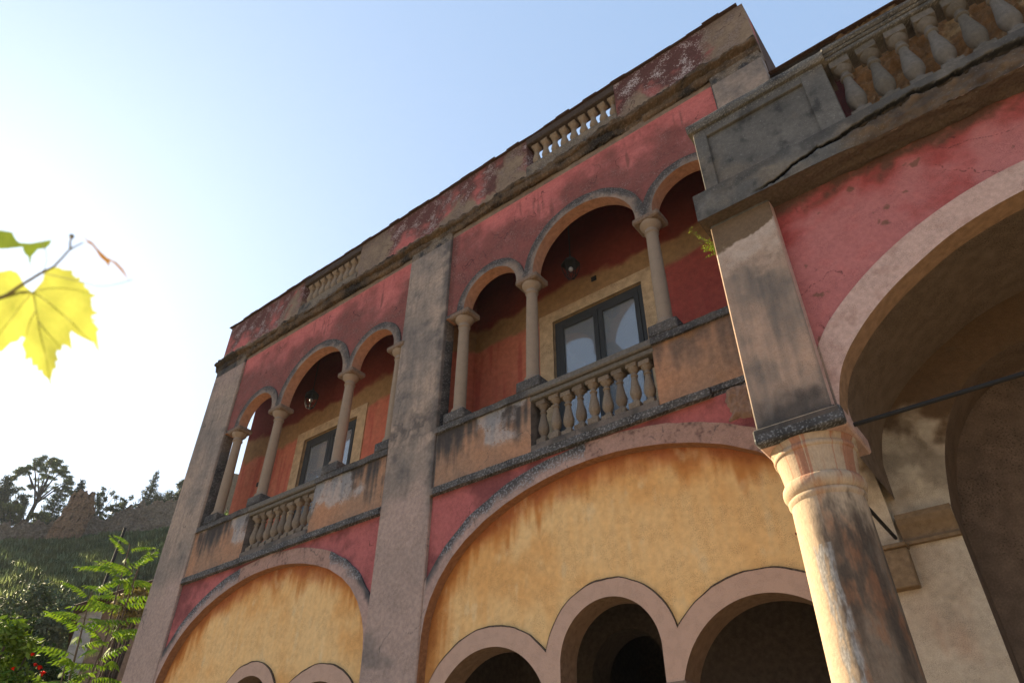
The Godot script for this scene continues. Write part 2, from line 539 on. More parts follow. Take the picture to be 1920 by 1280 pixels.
func wtrim_px(x: float, y: float, i: int, j: int) -> Vector3:
	var a := at(NA, i + 310, j + 12)
	var b := at(NB, i + 40, j + 7)
	var c := at(NC, i, j)
	var s := at(NS, i + 200, j + 100)
	var w := at(NW, i, j)
	var black := Vector3(0.18, 0.175, 0.17)
	var q := Vector3.ZERO
	if y > 4.80:      # fascia, parapet, balustrade: old cement
		q = mix3(Vector3(0.42, 0.395, 0.36), Vector3(0.31, 0.295, 0.275), a * 0.9 + b * 0.5 - 0.2)
		q = mix3(q, Vector3(0.47, 0.41, 0.34), sm(0.55, 0.8, at(NA, i + 100, j + 200)) * 0.5)
		q = mix3(q, black, sm(0.55, 0.85, b * 0.6 + s * 0.4) * 0.6)
		if y < 5.17 and x > -1.02:     # soot in the crack, bare stone under it
			for k in CRACK.size() - 1:
				if x >= CRACK[k].x and x <= CRACK[k + 1].x:
					var cy := lerpf(CRACK[k].y, CRACK[k + 1].y, (x - CRACK[k].x) / (CRACK[k + 1].x - CRACK[k].x)) + fnoise.get_noise_2d(x * 160.0, 5.0) * 0.018
					q = mix3(q, mix3(Vector3(0.44, 0.35, 0.26), Vector3(0.30, 0.24, 0.19), b * 1.3), sm(cy, cy - 0.02, y) * sm(-0.3, 0.1, x) * 0.85)
					q = mix3(q, Vector3(0.05, 0.045, 0.04), sm(0.022, 0.008, absf(y - cy)) * sm(-1.02, -0.7, x))
		if y < 5.17: q = mix3(q, Vector3(0.25, 0.24, 0.23), sm(4.95, 5.15, y + (b - 0.5) * 0.3) * 0.55)
		if y > 6.0:
			q = mix3(q, black, 0.35 * b)
			if w > 0.66: q = mix3(q, Vector3(0.62, 0.58, 0.52), 0.5)
		elif w > 0.8: q = mix3(q, Vector3(0.58, 0.56, 0.53), 0.4)
	elif y > 2.62 and x < -0.865:    # pier
		q = mix3(Vector3(0.69, 0.55, 0.45), Vector3(0.62, 0.52, 0.44), a)
		q = mix3(q, Vector3(0.70, 0.62, 0.55), sm(4.15, 4.5, y + (b - 0.5) * 0.4) * 0.8)
		var d := sm(0.30, 0.74, a * 0.34 + s * 0.30 + at(NT, i, j) * 0.18 + b * 0.14 + c * 0.10) * sm(4.35, 3.9, y + (b - 0.5) * 0.5)
		q = mix3(q, Vector3(0.37, 0.34, 0.31), d * 0.85)
		q = mix3(q, black, sm(2.95, 2.66, y + (b - 0.5) * 0.25 + (s - 0.5) * 0.3) * 0.65)
		q = mix3(q, Vector3(0.42, 0.34, 0.26), sm(4.5, 4.53, y + (x + 1.15) * -0.25 + (b - 0.5) * 0.14))   # bare mortar at the top
	elif y > 2.5 and y < 2.67 and x < -0.8:
		q = mix3(Vector3(0.36, 0.34, 0.325), black, b * 1.2 - 0.1)
		if w > 0.66: q = mix3(q, Vector3(0.6, 0.59, 0.58), 0.6)
	else:             # the arch ring
		q = mix3(Vector3(0.74, 0.60, 0.53), Vector3(0.71, 0.585, 0.52), a)
		q = mix3(q, Vector3(0.60, 0.46, 0.40), sm(0.6, 0.8, b) * 0.4)
	return q * (0.93 + 0.14 * c)

func hall_px(x: float, y: float, i: int, j: int) -> Vector3:
	var a := at(NA, i, j)
	var b := at(NB, i, j)
	var c := at(NC, i, j)
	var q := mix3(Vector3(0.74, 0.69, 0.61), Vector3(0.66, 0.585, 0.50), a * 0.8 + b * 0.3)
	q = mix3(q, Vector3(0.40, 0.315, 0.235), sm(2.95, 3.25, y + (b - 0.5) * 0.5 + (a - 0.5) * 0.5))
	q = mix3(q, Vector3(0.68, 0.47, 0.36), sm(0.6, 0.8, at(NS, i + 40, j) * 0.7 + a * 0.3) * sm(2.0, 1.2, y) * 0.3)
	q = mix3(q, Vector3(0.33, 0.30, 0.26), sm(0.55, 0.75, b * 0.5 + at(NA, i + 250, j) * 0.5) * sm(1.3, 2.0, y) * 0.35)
	return q * (0.93 + 0.14 * c)

func rubble_px(x: float, y: float, i: int, j: int) -> Vector3:
	var a := at(NA, i, j)
	var b := at(NB, i, j)
	var c := at(NC, i, j)
	var q := mix3(Vector3(0.70, 0.54, 0.38), Vector3(0.56, 0.43, 0.31), a * 0.6 + b * 0.6 - 0.1)
	q = mix3(q, Vector3(0.76, 0.64, 0.48), sm(0.62, 0.8, b))
	var pl := sm(0.22, 0.12, x + (b - 0.5) * 0.2)
	var pc := mix3(Vector3(0.42, 0.355, 0.31), Vector3(0.27, 0.24, 0.225), b * 1.2 - 0.1)
	pc = mix3(pc, Vector3(0.34, 0.15, 0.14), sm(8.35, 8.1, y + (a - 0.5) * 0.3))
	q = mix3(q, pc, pl)
	return q * (0.85 + 0.3 * c)

func column_px(x: float, y: float, i: int, j: int) -> Vector3:
	# x is the turn round the column (0 to 1, 0 faces the viewer), y the height over the ground as a share
	var a := at(NA, i * 1, j)
	var b := at(NB, i, j)
	var c := at(NC, i, j)
	var s := at(NS, i, j / 2)
	var h := y * 4.12 - 1.6
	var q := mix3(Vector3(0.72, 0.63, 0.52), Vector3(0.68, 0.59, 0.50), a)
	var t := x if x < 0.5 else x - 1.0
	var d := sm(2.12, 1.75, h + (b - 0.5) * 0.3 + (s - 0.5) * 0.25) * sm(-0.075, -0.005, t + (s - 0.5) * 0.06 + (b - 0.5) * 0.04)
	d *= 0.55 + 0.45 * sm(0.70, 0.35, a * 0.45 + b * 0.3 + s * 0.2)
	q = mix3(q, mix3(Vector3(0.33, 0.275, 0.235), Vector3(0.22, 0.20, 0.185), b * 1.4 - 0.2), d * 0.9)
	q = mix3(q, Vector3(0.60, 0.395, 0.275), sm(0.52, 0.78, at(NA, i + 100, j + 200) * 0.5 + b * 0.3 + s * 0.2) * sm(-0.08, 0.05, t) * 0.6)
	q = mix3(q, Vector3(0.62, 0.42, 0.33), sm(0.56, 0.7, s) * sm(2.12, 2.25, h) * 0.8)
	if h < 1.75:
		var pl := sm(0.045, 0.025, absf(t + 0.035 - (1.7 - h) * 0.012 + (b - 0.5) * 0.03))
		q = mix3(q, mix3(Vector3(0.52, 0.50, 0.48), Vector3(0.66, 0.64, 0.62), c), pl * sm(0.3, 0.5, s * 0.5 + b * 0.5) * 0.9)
	return q * (0.93 + 0.14 * c)

func make_materials() -> void:
	NA = tile_of(0.008, 4, 11)
	NB = tile_of(0.03, 4, 12)
	NC = tile_of(0.14, 3, 13)
	NS = tile_of(0.030, 3, 14, 512, 64)
	NW = tile_of(0.33, 2, 15)
	NT = tile_of(0.085, 3, 16, 512, 40)
	var g1 := grain(512, 0.80, NC, NW, 0.5)
	var g2 := grain(512, 0.62, NB, NW, 0.55)
	M.rough = grain(512, 0.22, NB, NC, 0.5)
	var b1 := grain(512, 0.0, NC, NB, 0.35)
	var b2 := grain(512, 0.0, NC, NB, 0.6)
	M.grain = g1
	M.red = plaster(g1, b1, 0.7, paint(RED, 0.0105, red_px), Color(1.09, 1.09, 1.09))
	M.trim = plaster(g1, b1, 0.8, paint(TRIM, 0.0115, trim_px), Color(1.08, 1.10, 1.13))
	M.ochre = plaster(grain(512, 0.91, NB, NC, 0.5), b1, 0.4, paint(OCHRE, 0.014, ochre_px), Color(1.03, 1.03, 1.03))
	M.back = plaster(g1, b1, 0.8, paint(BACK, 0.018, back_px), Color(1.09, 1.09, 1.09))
	M.wred = plaster(g1, b1, 0.45, paint(WRED, 0.008, wred_px), Color(1.09, 1.09, 1.09), 0.9)
	M.wtrim = plaster(g1, b1, 0.55, paint(WTRIM, 0.0075, wtrim_px), Color(1.08, 1.10, 1.13), 0.9)
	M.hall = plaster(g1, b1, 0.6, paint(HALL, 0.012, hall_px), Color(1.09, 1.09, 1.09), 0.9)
	M.trimstone = plaster(g2, b2, 4.0, (M.trim as StandardMaterial3D).detail_albedo, Color(1.1, 1.05, 1.0), 1.1)
	M.rubble = plaster(g2, b2, 6.0, paint(RUB, 0.014, rubble_px), Color.WHITE, 2.0)
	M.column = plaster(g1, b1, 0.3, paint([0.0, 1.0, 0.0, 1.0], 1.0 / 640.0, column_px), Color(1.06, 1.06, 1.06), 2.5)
	M.shaft = plaster(g1, b1, 0.6, null, Color(0.60, 0.52, 0.44), 1.3)
	M.cap = plaster(g2, b1, 0.6, null, Color(0.56, 0.47, 0.40), 1.5)
	M.baluster = plaster(g2, b2, 0.8, null, Color(0.60, 0.53, 0.455), 2.1)
	M.cement = plaster(g2, b2, 0.8, null, Color(0.49, 0.46, 0.425), 1.2)
	M.baluster2 = plaster(g2, b2, 0.8, null, Color(0.53, 0.47, 0.41), 2.1)
	M.cement2 = plaster(g2, b2, 0.8, null, Color(0.45, 0.42, 0.38), 1.2)
	M.stone = plaster(g2, b2, 5.0, null, Color(0.58, 0.475, 0.35), 1.1)
	M.coping = plaster(g2, b2, 2.0, null, Color(0.37, 0.315, 0.28), 1.1)
	M.dark = plaster(g1, b1, 0.6, null, Color(0.27, 0.23, 0.20), 1.0)
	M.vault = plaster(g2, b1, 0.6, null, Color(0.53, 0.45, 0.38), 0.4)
	M.inner = plaster(g2, b1, 0.6, null, Color(0.77, 0.565, 0.45), 0.7)
	M.frame = flat_mat(Color(0.155, 0.155, 0.15), 0.75)
	M.iron = flat_mat(Color(0.07, 0.06, 0.055), 0.85)
	M.room = flat_mat(Color(0.10, 0.095, 0.09), 0.9)
	M.glass = flat_mat(Color(0.9, 0.93, 0.95, 0.08), 0.03)
	(M.glass as StandardMaterial3D).transparency = BaseMaterial3D.TRANSPARENCY_ALPHA
	M.bulb = flat_mat(Color(0.62, 0.62, 0.60), 0.35)

# ------------------------------------------------------------------ arch helpers
func arc(cx: float, cy: float, r: float, a0: float, a1: float, k: int) -> Array:
	var p := []
	for i in k + 1:
		var a := deg_to_rad(a0 + (a1 - a0) * i / k)
		p.append(Vector2(cx + r * cos(a), cy + r * sin(a)))
	return p

func samples(xa: float, xb: float, arches: Array) -> PackedFloat32Array:
	var xs: Array = [xa, xb]
	for q in arches:    # centre x, centre y, inner radius, outer radius
		for k in 41:
			var t := cos(PI * k / 40.0)
			xs.append(q[0] + q[2] * t)
			xs.append(q[0] + q[3] * t)
		xs.append(q[0] - q[2] - 1e-5)
		xs.append(q[0] + q[2] + 1e-5)
	for k in 40:
		xs.append(lerpf(xa, xb, k / 40.0))
	xs.sort()
	var out := PackedFloat32Array()
	for x: float in xs:
		if x >= xa - 1e-7 and x <= xb + 1e-7:
			out.append(x)
	return out

func outer_of(x: float, arches: Array, base: float) -> float:
	var y := base
	for q in arches:
		var d: float = absf(x - q[0])
		if d < q[3]:
			y = maxf(y, q[1] + sqrt(q[3] * q[3] - d * d) + fnoise.get_noise_2d(x * 55.0, q[1] * 40.0) * 0.016)
	return y

func inner_of(x: float, arches: Array, base: float) -> float:
	for q in arches:
		var d: float = absf(x - q[0])
		if d <= q[2]:
			return q[1] + sqrt(maxf(0.0, q[2] * q[2] - d * d))
	return base

# baluster: square plinth and cap, pear-shaped body low down
func baluster_mesh(hgt: float, rad: float, sq: float, seg := 14, wear := 0.0) -> ArrayMesh:
	var b := mb()
	var p := 0.13 * hgt
	b.box(Vector3(-sq, 0, -sq), Vector3(sq, p, sq), 0.006)
	b.box(Vector3(-sq, hgt * 0.895, -sq), Vector3(sq, hgt, sq), 0.006)
	var prof := []
	for q in [[0.125, 0.78], [0.145, 0.84], [0.165, 0.80], [0.178, 0.62], [0.178, 0.62], [0.185, 0.52], [0.205, 0.49], [0.225, 0.56], [0.26, 0.76], [0.31, 0.94], [0.355, 1.0], [0.41, 0.975], [0.49, 0.84], [0.58, 0.66], [0.66, 0.53], [0.715, 0.475], [0.715, 0.475], [0.722, 0.64], [0.738, 0.68], [0.755, 0.64], [0.76, 0.50], [0.76, 0.50], [0.79, 0.48], [0.815, 0.52], [0.815, 0.52], [0.822, 0.66], [0.84, 0.72], [0.865, 0.90], [0.88, 0.98], [0.90, 1.0]]:
		prof.append(Vector2(q[1] * rad, q[0] * hgt))
	b.lathe(Vector3.ZERO, prof, seg)
	for i in b.v.size():      # worn and chipped a little, each variant in its own way
		var w := b.v[i]
		var k := fnoise.get_noise_3d(w.x * 120.0 + wear * 50.0, w.y * 90.0, w.z * 120.0)
		b.v[i] = w + Vector3(w.x, 0, w.z).normalized() * (k * 0.05 - 0.10 * sm(0.22, 0.42, k)) * rad
	return b.mesh(Vector3.ZERO)

# ------------------------------------------------------------------ the villa
func loggia_arches(c: float) -> Array:
	return [[c - 1.765, 7.39, 0.545, 0.70], [c, 7.38, 0.905, 1.075], [c + 1.715, 7.39, 0.545, 0.70]]

func build_villa() -> void:
	var v := thing("villa", "long two-storey red and ochre villa with arched loggia and roof parapet", "villa", Vector3(-7.3, 0, -9))
	var zw := -6.52
	var bays := [[-12.83, -7.57, BAYS[0]], [-6.56, -1.48, BAYS[1]]]
	var loggia_bal := []
	var roof_bal := []
	for k in 4:
		loggia_bal.append(baluster_mesh(0.64, 0.074, 0.076, 16, k + 1))
		roof_bal.append(baluster_mesh(0.60, 0.078, 0.07, 14, k + 5))
	for bi in 2:
		var xa: float = bays[bi][0]
		var xb: float = bays[bi][1]
		var c: float = bays[bi][2]
		var ar := loggia_arches(c)
		var xs := samples(xa, xb, ar)
		var lo := PackedFloat32Array()
		var mid := PackedFloat32Array()
		var hi := PackedFloat32Array()
		for x in xs:
			lo.append(inner_of(x, ar, 7.34))
			mid.append(outer_of(x, ar, 7.40))
			hi.append(9.56)
		var b := mb(RED, zw)
		b.curtain(xs, mid, hi, zw)
		obj("red_wall", b, M.red, v)
		# the band of the three arches, its upper edge and its soffits
		b = mb(TRIM, -6.5)
		b.curtain(xs, lo, mid, -6.495)
		for i in xs.size() - 1:
			b.quad(Vector3(xs[i], mid[i], -6.495), Vector3(xs[i + 1], mid[i + 1], -6.495), Vector3(xs[i + 1], mid[i + 1], zw), Vector3(xs[i], mid[i], zw), Vector3(0, 1, 0))
		var band := obj("loggia_arch_band", b, M.trim, v)
		b = mb()
		for q in ar:
			var pl: Array = [Vector2(q[0] + q[2], 7.33)] + arc(q[0], q[1], q[2], 0, 180, 36) + [Vector2(q[0] - q[2], 7.33)]
			b.strip(pl, -6.495, -6.70, Vector3(q[0], q[1], 0))
		# undersides of the piers between arches
		for k in xs.size() - 1:
			if lo[k] <= 7.3401 and lo[k + 1] <= 7.3401:
				b.quad(Vector3(xs[k], 7.34, -6.495), Vector3(xs[k + 1], 7.34, -6.495), Vector3(xs[k + 1], 7.34, -6.70), Vector3(xs[k], 7.34, -6.70), Vector3(0, -1, 0))
		obj("soffit", b, M.inner, band)
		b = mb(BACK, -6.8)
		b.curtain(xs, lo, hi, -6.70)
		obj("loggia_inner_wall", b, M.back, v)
		# columns
		for k in 4:
			var cx: float = [c - 2.37, c - 1.0, c + 1.07, c + 2.36][k]
			if bi == 0 and k == 0: cx = -12.42
			var cz := -6.60
			b = mb()
			var pr := []
			for q in [[0.125, 5.45], [0.128, 5.475], [0.122, 5.50], [0.100, 5.515], [0.096, 5.55], [0.095, 6.2], [0.084, 7.02], [0.084, 7.05], [0.084, 7.05], [0.098, 7.058], [0.102, 7.072], [0.096, 7.088], [0.088, 7.094], [0.088, 7.13], [0.088, 7.13], [0.105, 7.15], [0.135, 7.185], [0.15, 7.215], [0.15, 7.24]]:
				pr.append(Vector2(q[0], q[1]))
			b.lathe(Vector3(cx, 0, cz), pr, 22)
			var col := obj("loggia_column", b, M.shaft, v)
			b = mb()
			b.box(Vector3(cx - 0.205, 7.235, cz - 0.165), Vector3(cx + 0.205, 7.338, cz + 0.165), 0.022)
			obj("capital", b, M.cap, col)
			b = mb(TRIM, -6.5)
			b.box(Vector3(cx - 0.20, 5.275, cz - 0.19), Vector3(cx + 0.20, 5.45, cz + 0.14), 0.015)
			obj("base_block", b, M.trim, col)
		# parapet: two panels, coping, balustrade between
		var bl: float = [-11.12, -4.83][bi]
		var br: float = [-9.31, -2.98][bi]
		for s in [[xa, bl], [br, xb]]:
			b = mb(TRIM, -6.5)
			b.box(Vector3(s[0], 4.25, -6.80), Vector3(s[1], 5.17, -6.5))
			obj("parapet_panel", b, M.trim, v)
			b = mb(TRIM, -6.5)
			var cs: float = s[0]
			b.grid(Vector3(cs, 5.165, -6.455), Vector3(s[1] - cs, 0, 0), Vector3(0, 0.1, 0), 50, 2, func(p: float, q: float) -> Vector3: return Vector3(0, fnoise.get_noise_2d(p * 90, 3 + bi * 40) * 0.012, fnoise.get_noise_2d(p * 120, q * 20 + 50) * 0.015))
			b.quad(Vector3(cs, 5.165, -6.46), Vector3(s[1], 5.165, -6.46), Vector3(s[1], 5.165, -6.5), Vector3(cs, 5.165, -6.5), Vector3(0, -1, 0))
			b.quad(Vector3(cs, 5.268, -6.46), Vector3(s[1], 5.268, -6.46), Vector3(s[1], 5.268, -6.85), Vector3(cs, 5.268, -6.85), Vector3(0, 1, 0))
			b.quad(Vector3(cs, 5.165, -6.85), Vector3(s[1], 5.165, -6.85), Vector3(s[1], 5.268, -6.85), Vector3(cs, 5.268, -6.85), Vector3(0, 0, -1))
			for e in [s[0], s[1]]:
				b.quad(Vector3(e, 5.165, -6.46), Vector3(e, 5.268, -6.46), Vector3(e, 5.268, -6.85), Vector3(e, 5.165, -6.85), Vector3(1 if e == s[1] else -1, 0, 0))
			obj("coping_slab", b, M.trim, v)
		b = mb(TRIM, -6.5)
		b.box(Vector3(bl, 4.25, -6.78), Vector3(br, 4.40, -6.475), 0.01)
		var rail_b := obj("balustrade_plinth", b, M.trim, v)
		b = mb()
		b.box(Vector3(bl - 0.02, 5.085, -6.76), Vector3(br + 0.02, 5.15, -6.49), 0.012)
		b.box(Vector3(bl - 0.02, 5.153, -6.78), Vector3(br + 0.02, 5.262, -6.445), 0.018)
		obj("handrail", b, M.cement, v)
		for k in 9:
			var o := put("baluster", loggia_bal[(k * 3 + bi) % 4], M.baluster, v, Vector3(bl + 0.13 + 0.197 * k, 4.42 + 0.02 * sin(k * 2.1), -6.61), rng.randf_range(-0.06, 0.06))
			o.scale = Vector3(1, 1.03, 1)
			o.rotation.z = rng.randf_range(-0.02, 0.02)
			if (k + bi) % 3 == 1: o.material_override = M.baluster2
		# string course
		b = mb(TRIM, -6.5)
		var xe: float = xb if bi == 0 else -2.34
		b.grid(Vector3(xa, 4.185, -6.43), Vector3(xe - xa, 0, 0), Vector3(0, 0.1, 0), 130, 3, func(p: float, q: float) -> Vector3: return Vector3(0, fnoise.get_noise_2d(p * 200 + bi * 300, q) * 0.010, fnoise.get_noise_2d(p * 330, q * 30 + 90) * 0.014))
		b.quad(Vector3(xa, 4.19, -6.435), Vector3(xe, 4.19, -6.435), Vector3(xe, 4.19, zw), Vector3(xa, 4.19, zw), Vector3(0, -1, 0))
		b.quad(Vector3(xe, 4.19, -6.435), Vector3(xe, 4.28, -6.435), Vector3(xe, 4.28, zw), Vector3(xe, 4.19, zw), Vector3(1, 0, 0))
		b.quad(Vector3(xa, 4.28, -6.435), Vector3(xe, 4.28, -6.435), Vector3(xe, 4.28, -6.8), Vector3(xa, 4.28, -6.8), Vector3(0, 1, 0))
		if bi == 1: b.quad(Vector3(xe, 4.0, -6.525), Vector3(xb, 4.0, -6.525), Vector3(xb, 4.27, -6.525), Vector3(xe, 4.27, -6.525), Vector3(0, 0, 1))
		obj("string_course", b, M.trim, v)
		# ground arch: spandrels, band, reveal, ochre wall
		var g := gbay(c)
		var gi: Array = []
		var go: Array = []
		for k in range(-60, 61):
			var t := sin(PI * 0.5 * k / 60.0)
			gi.append(Vector2(g + 2.615 * t, table(GX, GIN, absf(2.615 * t))))
			var od := absf(2.66 * t)
			go.append(Vector2(clampf(g + 2.66 * t, xa, xb), gout(absf(clampf(g + 2.66 * t, xa, xb) - g)) + fnoise.get_noise_2d(k * 2.2, c * 9.0) * 0.018))
		b = mb(RED, zw)
		for k in go.size() - 1:
			b.quad(Vector3(go[k].x, go[k].y, zw), Vector3(go[k + 1].x, go[k + 1].y, zw), Vector3(go[k + 1].x, 4.2, zw), Vector3(go[k].x, 4.2, zw), Vector3(0, 0, 1))
		obj("spandrel", b, M.red, v)
		b = mb(TRIM, -6.5)
		b.ring(gi, go, -6.487)
		for k in go.size() - 1:
			b.quad(Vector3(go[k].x, go[k].y, -6.487), Vector3(go[k + 1].x, go[k + 1].y, -6.487), Vector3(go[k + 1].x, go[k + 1].y, zw), Vector3(go[k].x, go[k].y, zw), Vector3(0, 1, 0))
		var jl: float = gi[0].x
		var jr: float = gi[-1].x
		b.quad(Vector3(xa, -1.6, -6.487), Vector3(jl, -1.6, -6.487), gi0(gi[0]), gi0(go[0]), Vector3(0, 0, 1))
		b.quad(Vector3(jr, -1.6, -6.487), Vector3(xb, -1.6, -6.487), gi0(go[-1]), gi0(gi[-1]), Vector3(0, 0, 1))
		var gb := obj("ground_arch_band", b, M.trim, v)
		b = mb(OCHRE, -6.62)
		b.strip([Vector2(jl, -1.6)] + gi + [Vector2(jr, -1.6)], -6.487, -6.63, Vector3(g, 1.5, 0))
		obj("reveal", b, M.reveal, gb)
		# ochre wall with three arched openings
		var oc: float = [-10.22, -3.945][bi]
		var oa := [[oc - 1.61, 1.238, 0.847, 1.075], [oc, 1.75, 0.605, 0.805], [oc + 1.61, 1.238, 0.847, 1.075]]
		xs = samples(jl - 0.02, jr + 0.02, oa)
		lo = PackedFloat32Array(); mid = PackedFloat32Array(); hi = PackedFloat32Array()
		for x in xs:
			lo.append(inner_of(x, oa, 1.45))
			mid.append(outer_of(x, oa, 1.45))
			hi.append(table(GX, GIN, absf(x - g)) + 0.02 if absf(x - g) < 2.6 else 2.3)
			mid[-1] = minf(mid[-1], hi[-1])
		b = mb(OCHRE, -6.62)
		b.curtain(xs, mid, hi, -6.62)
		obj("ochre_wall", b, M.ochre, v)
		b = mb(TRIM, -6.5)
		b.curtain(xs, lo, mid, -6.59)
		for i in xs.size() - 1:
			b.quad(Vector3(xs[i], mid[i], -6.59), Vector3(xs[i + 1], mid[i + 1], -6.59), Vector3(xs[i + 1], mid[i + 1], -6.62), Vector3(xs[i], mid[i], -6.62), Vector3(0, 1, 0))
		var ib := obj("porch_arch_band", b, M.band2, v)
		b = mb()
		for i in xs.size() - 1:     # soot-dark dust lying on the upper edge of the band
			if mid[i] < hi[i] - 0.03 and xs[i + 1] - xs[i] > 1e-4:
				b.quad(Vector3(xs[i], mid[i] - 0.012 - 0.004 * sin(xs[i] * 9.0), -6.588), Vector3(xs[i + 1], mid[i + 1] - 0.012 - 0.004 * sin(xs[i + 1] * 9.0), -6.588), Vector3(xs[i + 1], mid[i + 1] + 0.004, -6.588), Vector3(xs[i], mid[i] + 0.004, -6.588), Vector3(0, 0, 1))
				b.quad(Vector3(xs[i], mid[i] + 0.004, -6.588), Vector3(xs[i + 1], mid[i + 1] + 0.004, -6.588), Vector3(xs[i + 1], mid[i + 1] + 0.004, -6.621), Vector3(xs[i], mid[i] + 0.004, -6.621), Vector3(0, 1, 0))
		obj("dust_edge", b, M.dust, ib)
		b = mb()
		for q in oa:
			var foot := 1.45 if q[0] == oc else 1.238
			b.strip([Vector2(q[0] + q[2], foot - 0.1)] + arc(q[0], q[1], q[2], 0, 180, 36) + [Vector2(q[0] - q[2], foot - 0.1)], -6.59, -6.90, Vector3(q[0], q[1], 0))
		obj("soffit", b, M.psoffit, ib)
		for s in [-1.0, 1.0]:
			var px: float = oc + s * 0.685
			b = mb()
			b.box(Vector3(px - 0.13, 1.30, -6.93), Vector3(px + 0.13, 1.45, -6.57), 0.01)
			obj("porch_capital", b, M.cap, v)
			b = mb()
			b.lathe(Vector3(px, 0, -6.75), [Vector2(0.1, -1.6), Vector2(0.095, 0.0), Vector2(0.085, 1.2), Vector2(0.12, 1.3)], 16)
			obj("porch_column", b, M.shaft, v)
		# the porch behind: back wall with a round opening, ceiling, floor
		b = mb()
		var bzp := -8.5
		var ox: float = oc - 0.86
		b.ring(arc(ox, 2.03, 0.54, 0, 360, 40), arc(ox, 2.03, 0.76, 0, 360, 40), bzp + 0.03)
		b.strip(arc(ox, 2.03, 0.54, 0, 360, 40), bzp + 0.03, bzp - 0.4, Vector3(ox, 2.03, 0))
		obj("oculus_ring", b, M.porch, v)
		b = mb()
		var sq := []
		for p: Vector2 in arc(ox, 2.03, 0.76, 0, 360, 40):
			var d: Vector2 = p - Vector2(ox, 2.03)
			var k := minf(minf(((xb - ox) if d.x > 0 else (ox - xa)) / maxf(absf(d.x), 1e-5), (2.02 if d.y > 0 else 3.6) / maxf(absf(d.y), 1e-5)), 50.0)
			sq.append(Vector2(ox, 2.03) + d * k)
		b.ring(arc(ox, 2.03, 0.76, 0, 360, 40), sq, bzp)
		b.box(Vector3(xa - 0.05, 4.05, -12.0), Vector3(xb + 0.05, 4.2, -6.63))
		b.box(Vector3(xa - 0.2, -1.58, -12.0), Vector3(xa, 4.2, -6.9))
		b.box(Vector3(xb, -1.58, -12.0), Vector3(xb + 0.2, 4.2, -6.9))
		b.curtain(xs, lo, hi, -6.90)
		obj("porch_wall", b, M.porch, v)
		# small vent hole in the back wall
		var vp: Vector2 = [Vector2(-13.05, 6.70), Vector2(-4.36, 7.86)][bi]
		b = mb()
		b.box(Vector3(vp.x - 0.05, vp.y - 0.05, -7.66), Vector3(vp.x + 0.05, vp.y + 0.05, -7.635), 0.008)
		obj("wall_vent", b, M.iron, v)
		# balcony door in the loggia
		var dl: float = [-11.62, -5.20][bi]
		var dr: float = [-9.98, -3.53][bi]
		var top: float = [7.29, 7.34][bi]
		var zb := -7.65
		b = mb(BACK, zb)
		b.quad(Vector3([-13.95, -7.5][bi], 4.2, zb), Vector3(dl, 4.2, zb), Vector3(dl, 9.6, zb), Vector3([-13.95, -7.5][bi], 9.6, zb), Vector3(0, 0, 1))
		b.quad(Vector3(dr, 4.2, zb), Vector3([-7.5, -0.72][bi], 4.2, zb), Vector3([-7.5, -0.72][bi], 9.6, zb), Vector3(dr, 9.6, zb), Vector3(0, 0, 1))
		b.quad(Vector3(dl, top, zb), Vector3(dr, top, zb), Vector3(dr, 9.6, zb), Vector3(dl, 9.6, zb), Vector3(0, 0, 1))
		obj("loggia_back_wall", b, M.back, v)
		b = mb()
		var sw := 0.27
		var st := top + 0.21
		b.box(Vector3(dl - sw, 4.26, zb), Vector3(dl, st, zb + 0.02))
		b.box(Vector3(dr, 4.26, zb), Vector3(dr + sw, st, zb + 0.02))
		b.box(Vector3(dl, top, zb), Vector3(dr, st, zb + 0.02))
		b.strip([Vector2(dl, 4.26), Vector2(dl, top), Vector2(dl + 0.001, top), Vector2(dr - 0.001, top), Vector2(dr, top), Vector2(dr, 4.26)], zb + 0.02, zb - 0.2, Vector3((dl + dr) * 0.5, 5.5, 0))
		obj("door_surround", b, M.cream, v)
		b = mb()
		var zd := zb - 0.04
		b.box(Vector3(dl + 0.002, 4.26, zd - 0.08), Vector3(dl + 0.09, top - 0.002, zd), 0.006)
		b.box(Vector3(dr - 0.09, 4.26, zd - 0.08), Vector3(dr - 0.002, top - 0.002, zd), 0.006)
		b.box(Vector3(dl + 0.09, top - 0.10, zd - 0.08), Vector3(dr - 0.09, top - 0.002, zd), 0.006)
		var door := obj("balcony_door", b, M.frame, v)
		var mx := (dl + dr) * 0.5
		for s in [[dl + 0.093, mx - 0.004], [mx + 0.004, dr - 0.093]]:
			b = mb()
			var zl := zd + 0.012
			b.box(Vector3(s[0], 4.27, zl - 0.06), Vector3(s[0] + 0.085, top - 0.103, zl), 0.008)
			b.box(Vector3(s[1] - 0.085, 4.27, zl - 0.06), Vector3(s[1], top - 0.103, zl), 0.008)
			b.box(Vector3(s[0] + 0.085, top - 0.195, zl - 0.06), Vector3(s[1] - 0.085, top - 0.103, zl), 0.008)
			b.box(Vector3(s[0] + 0.085, 4.27, zl - 0.06), Vector3(s[1] - 0.085, 4.45, zl), 0.008)
			obj("door_leaf", b, M.frame, door)
			b = mb()
			for zz in [zl - 0.025, zl - 0.031, zl - 0.045]:
				b.quad(Vector3(s[0] + 0.08, 4.42, zz), Vector3(s[1] - 0.08, 4.42, zz), Vector3(s[1] - 0.08, top - 0.19, zz), Vector3(s[0] + 0.08, top - 0.19, zz), Vector3(0, 0, 1))
			obj("pane", b, M.glass, door)
		b = mb()
		b.tube([Vector3(mx + 0.045, 5.25, zd + 0.02), Vector3(mx + 0.045, 5.25, zd + 0.06), Vector3(mx + 0.15, 5.24, zd + 0.065)], [0.011, 0.011, 0.009], 8)
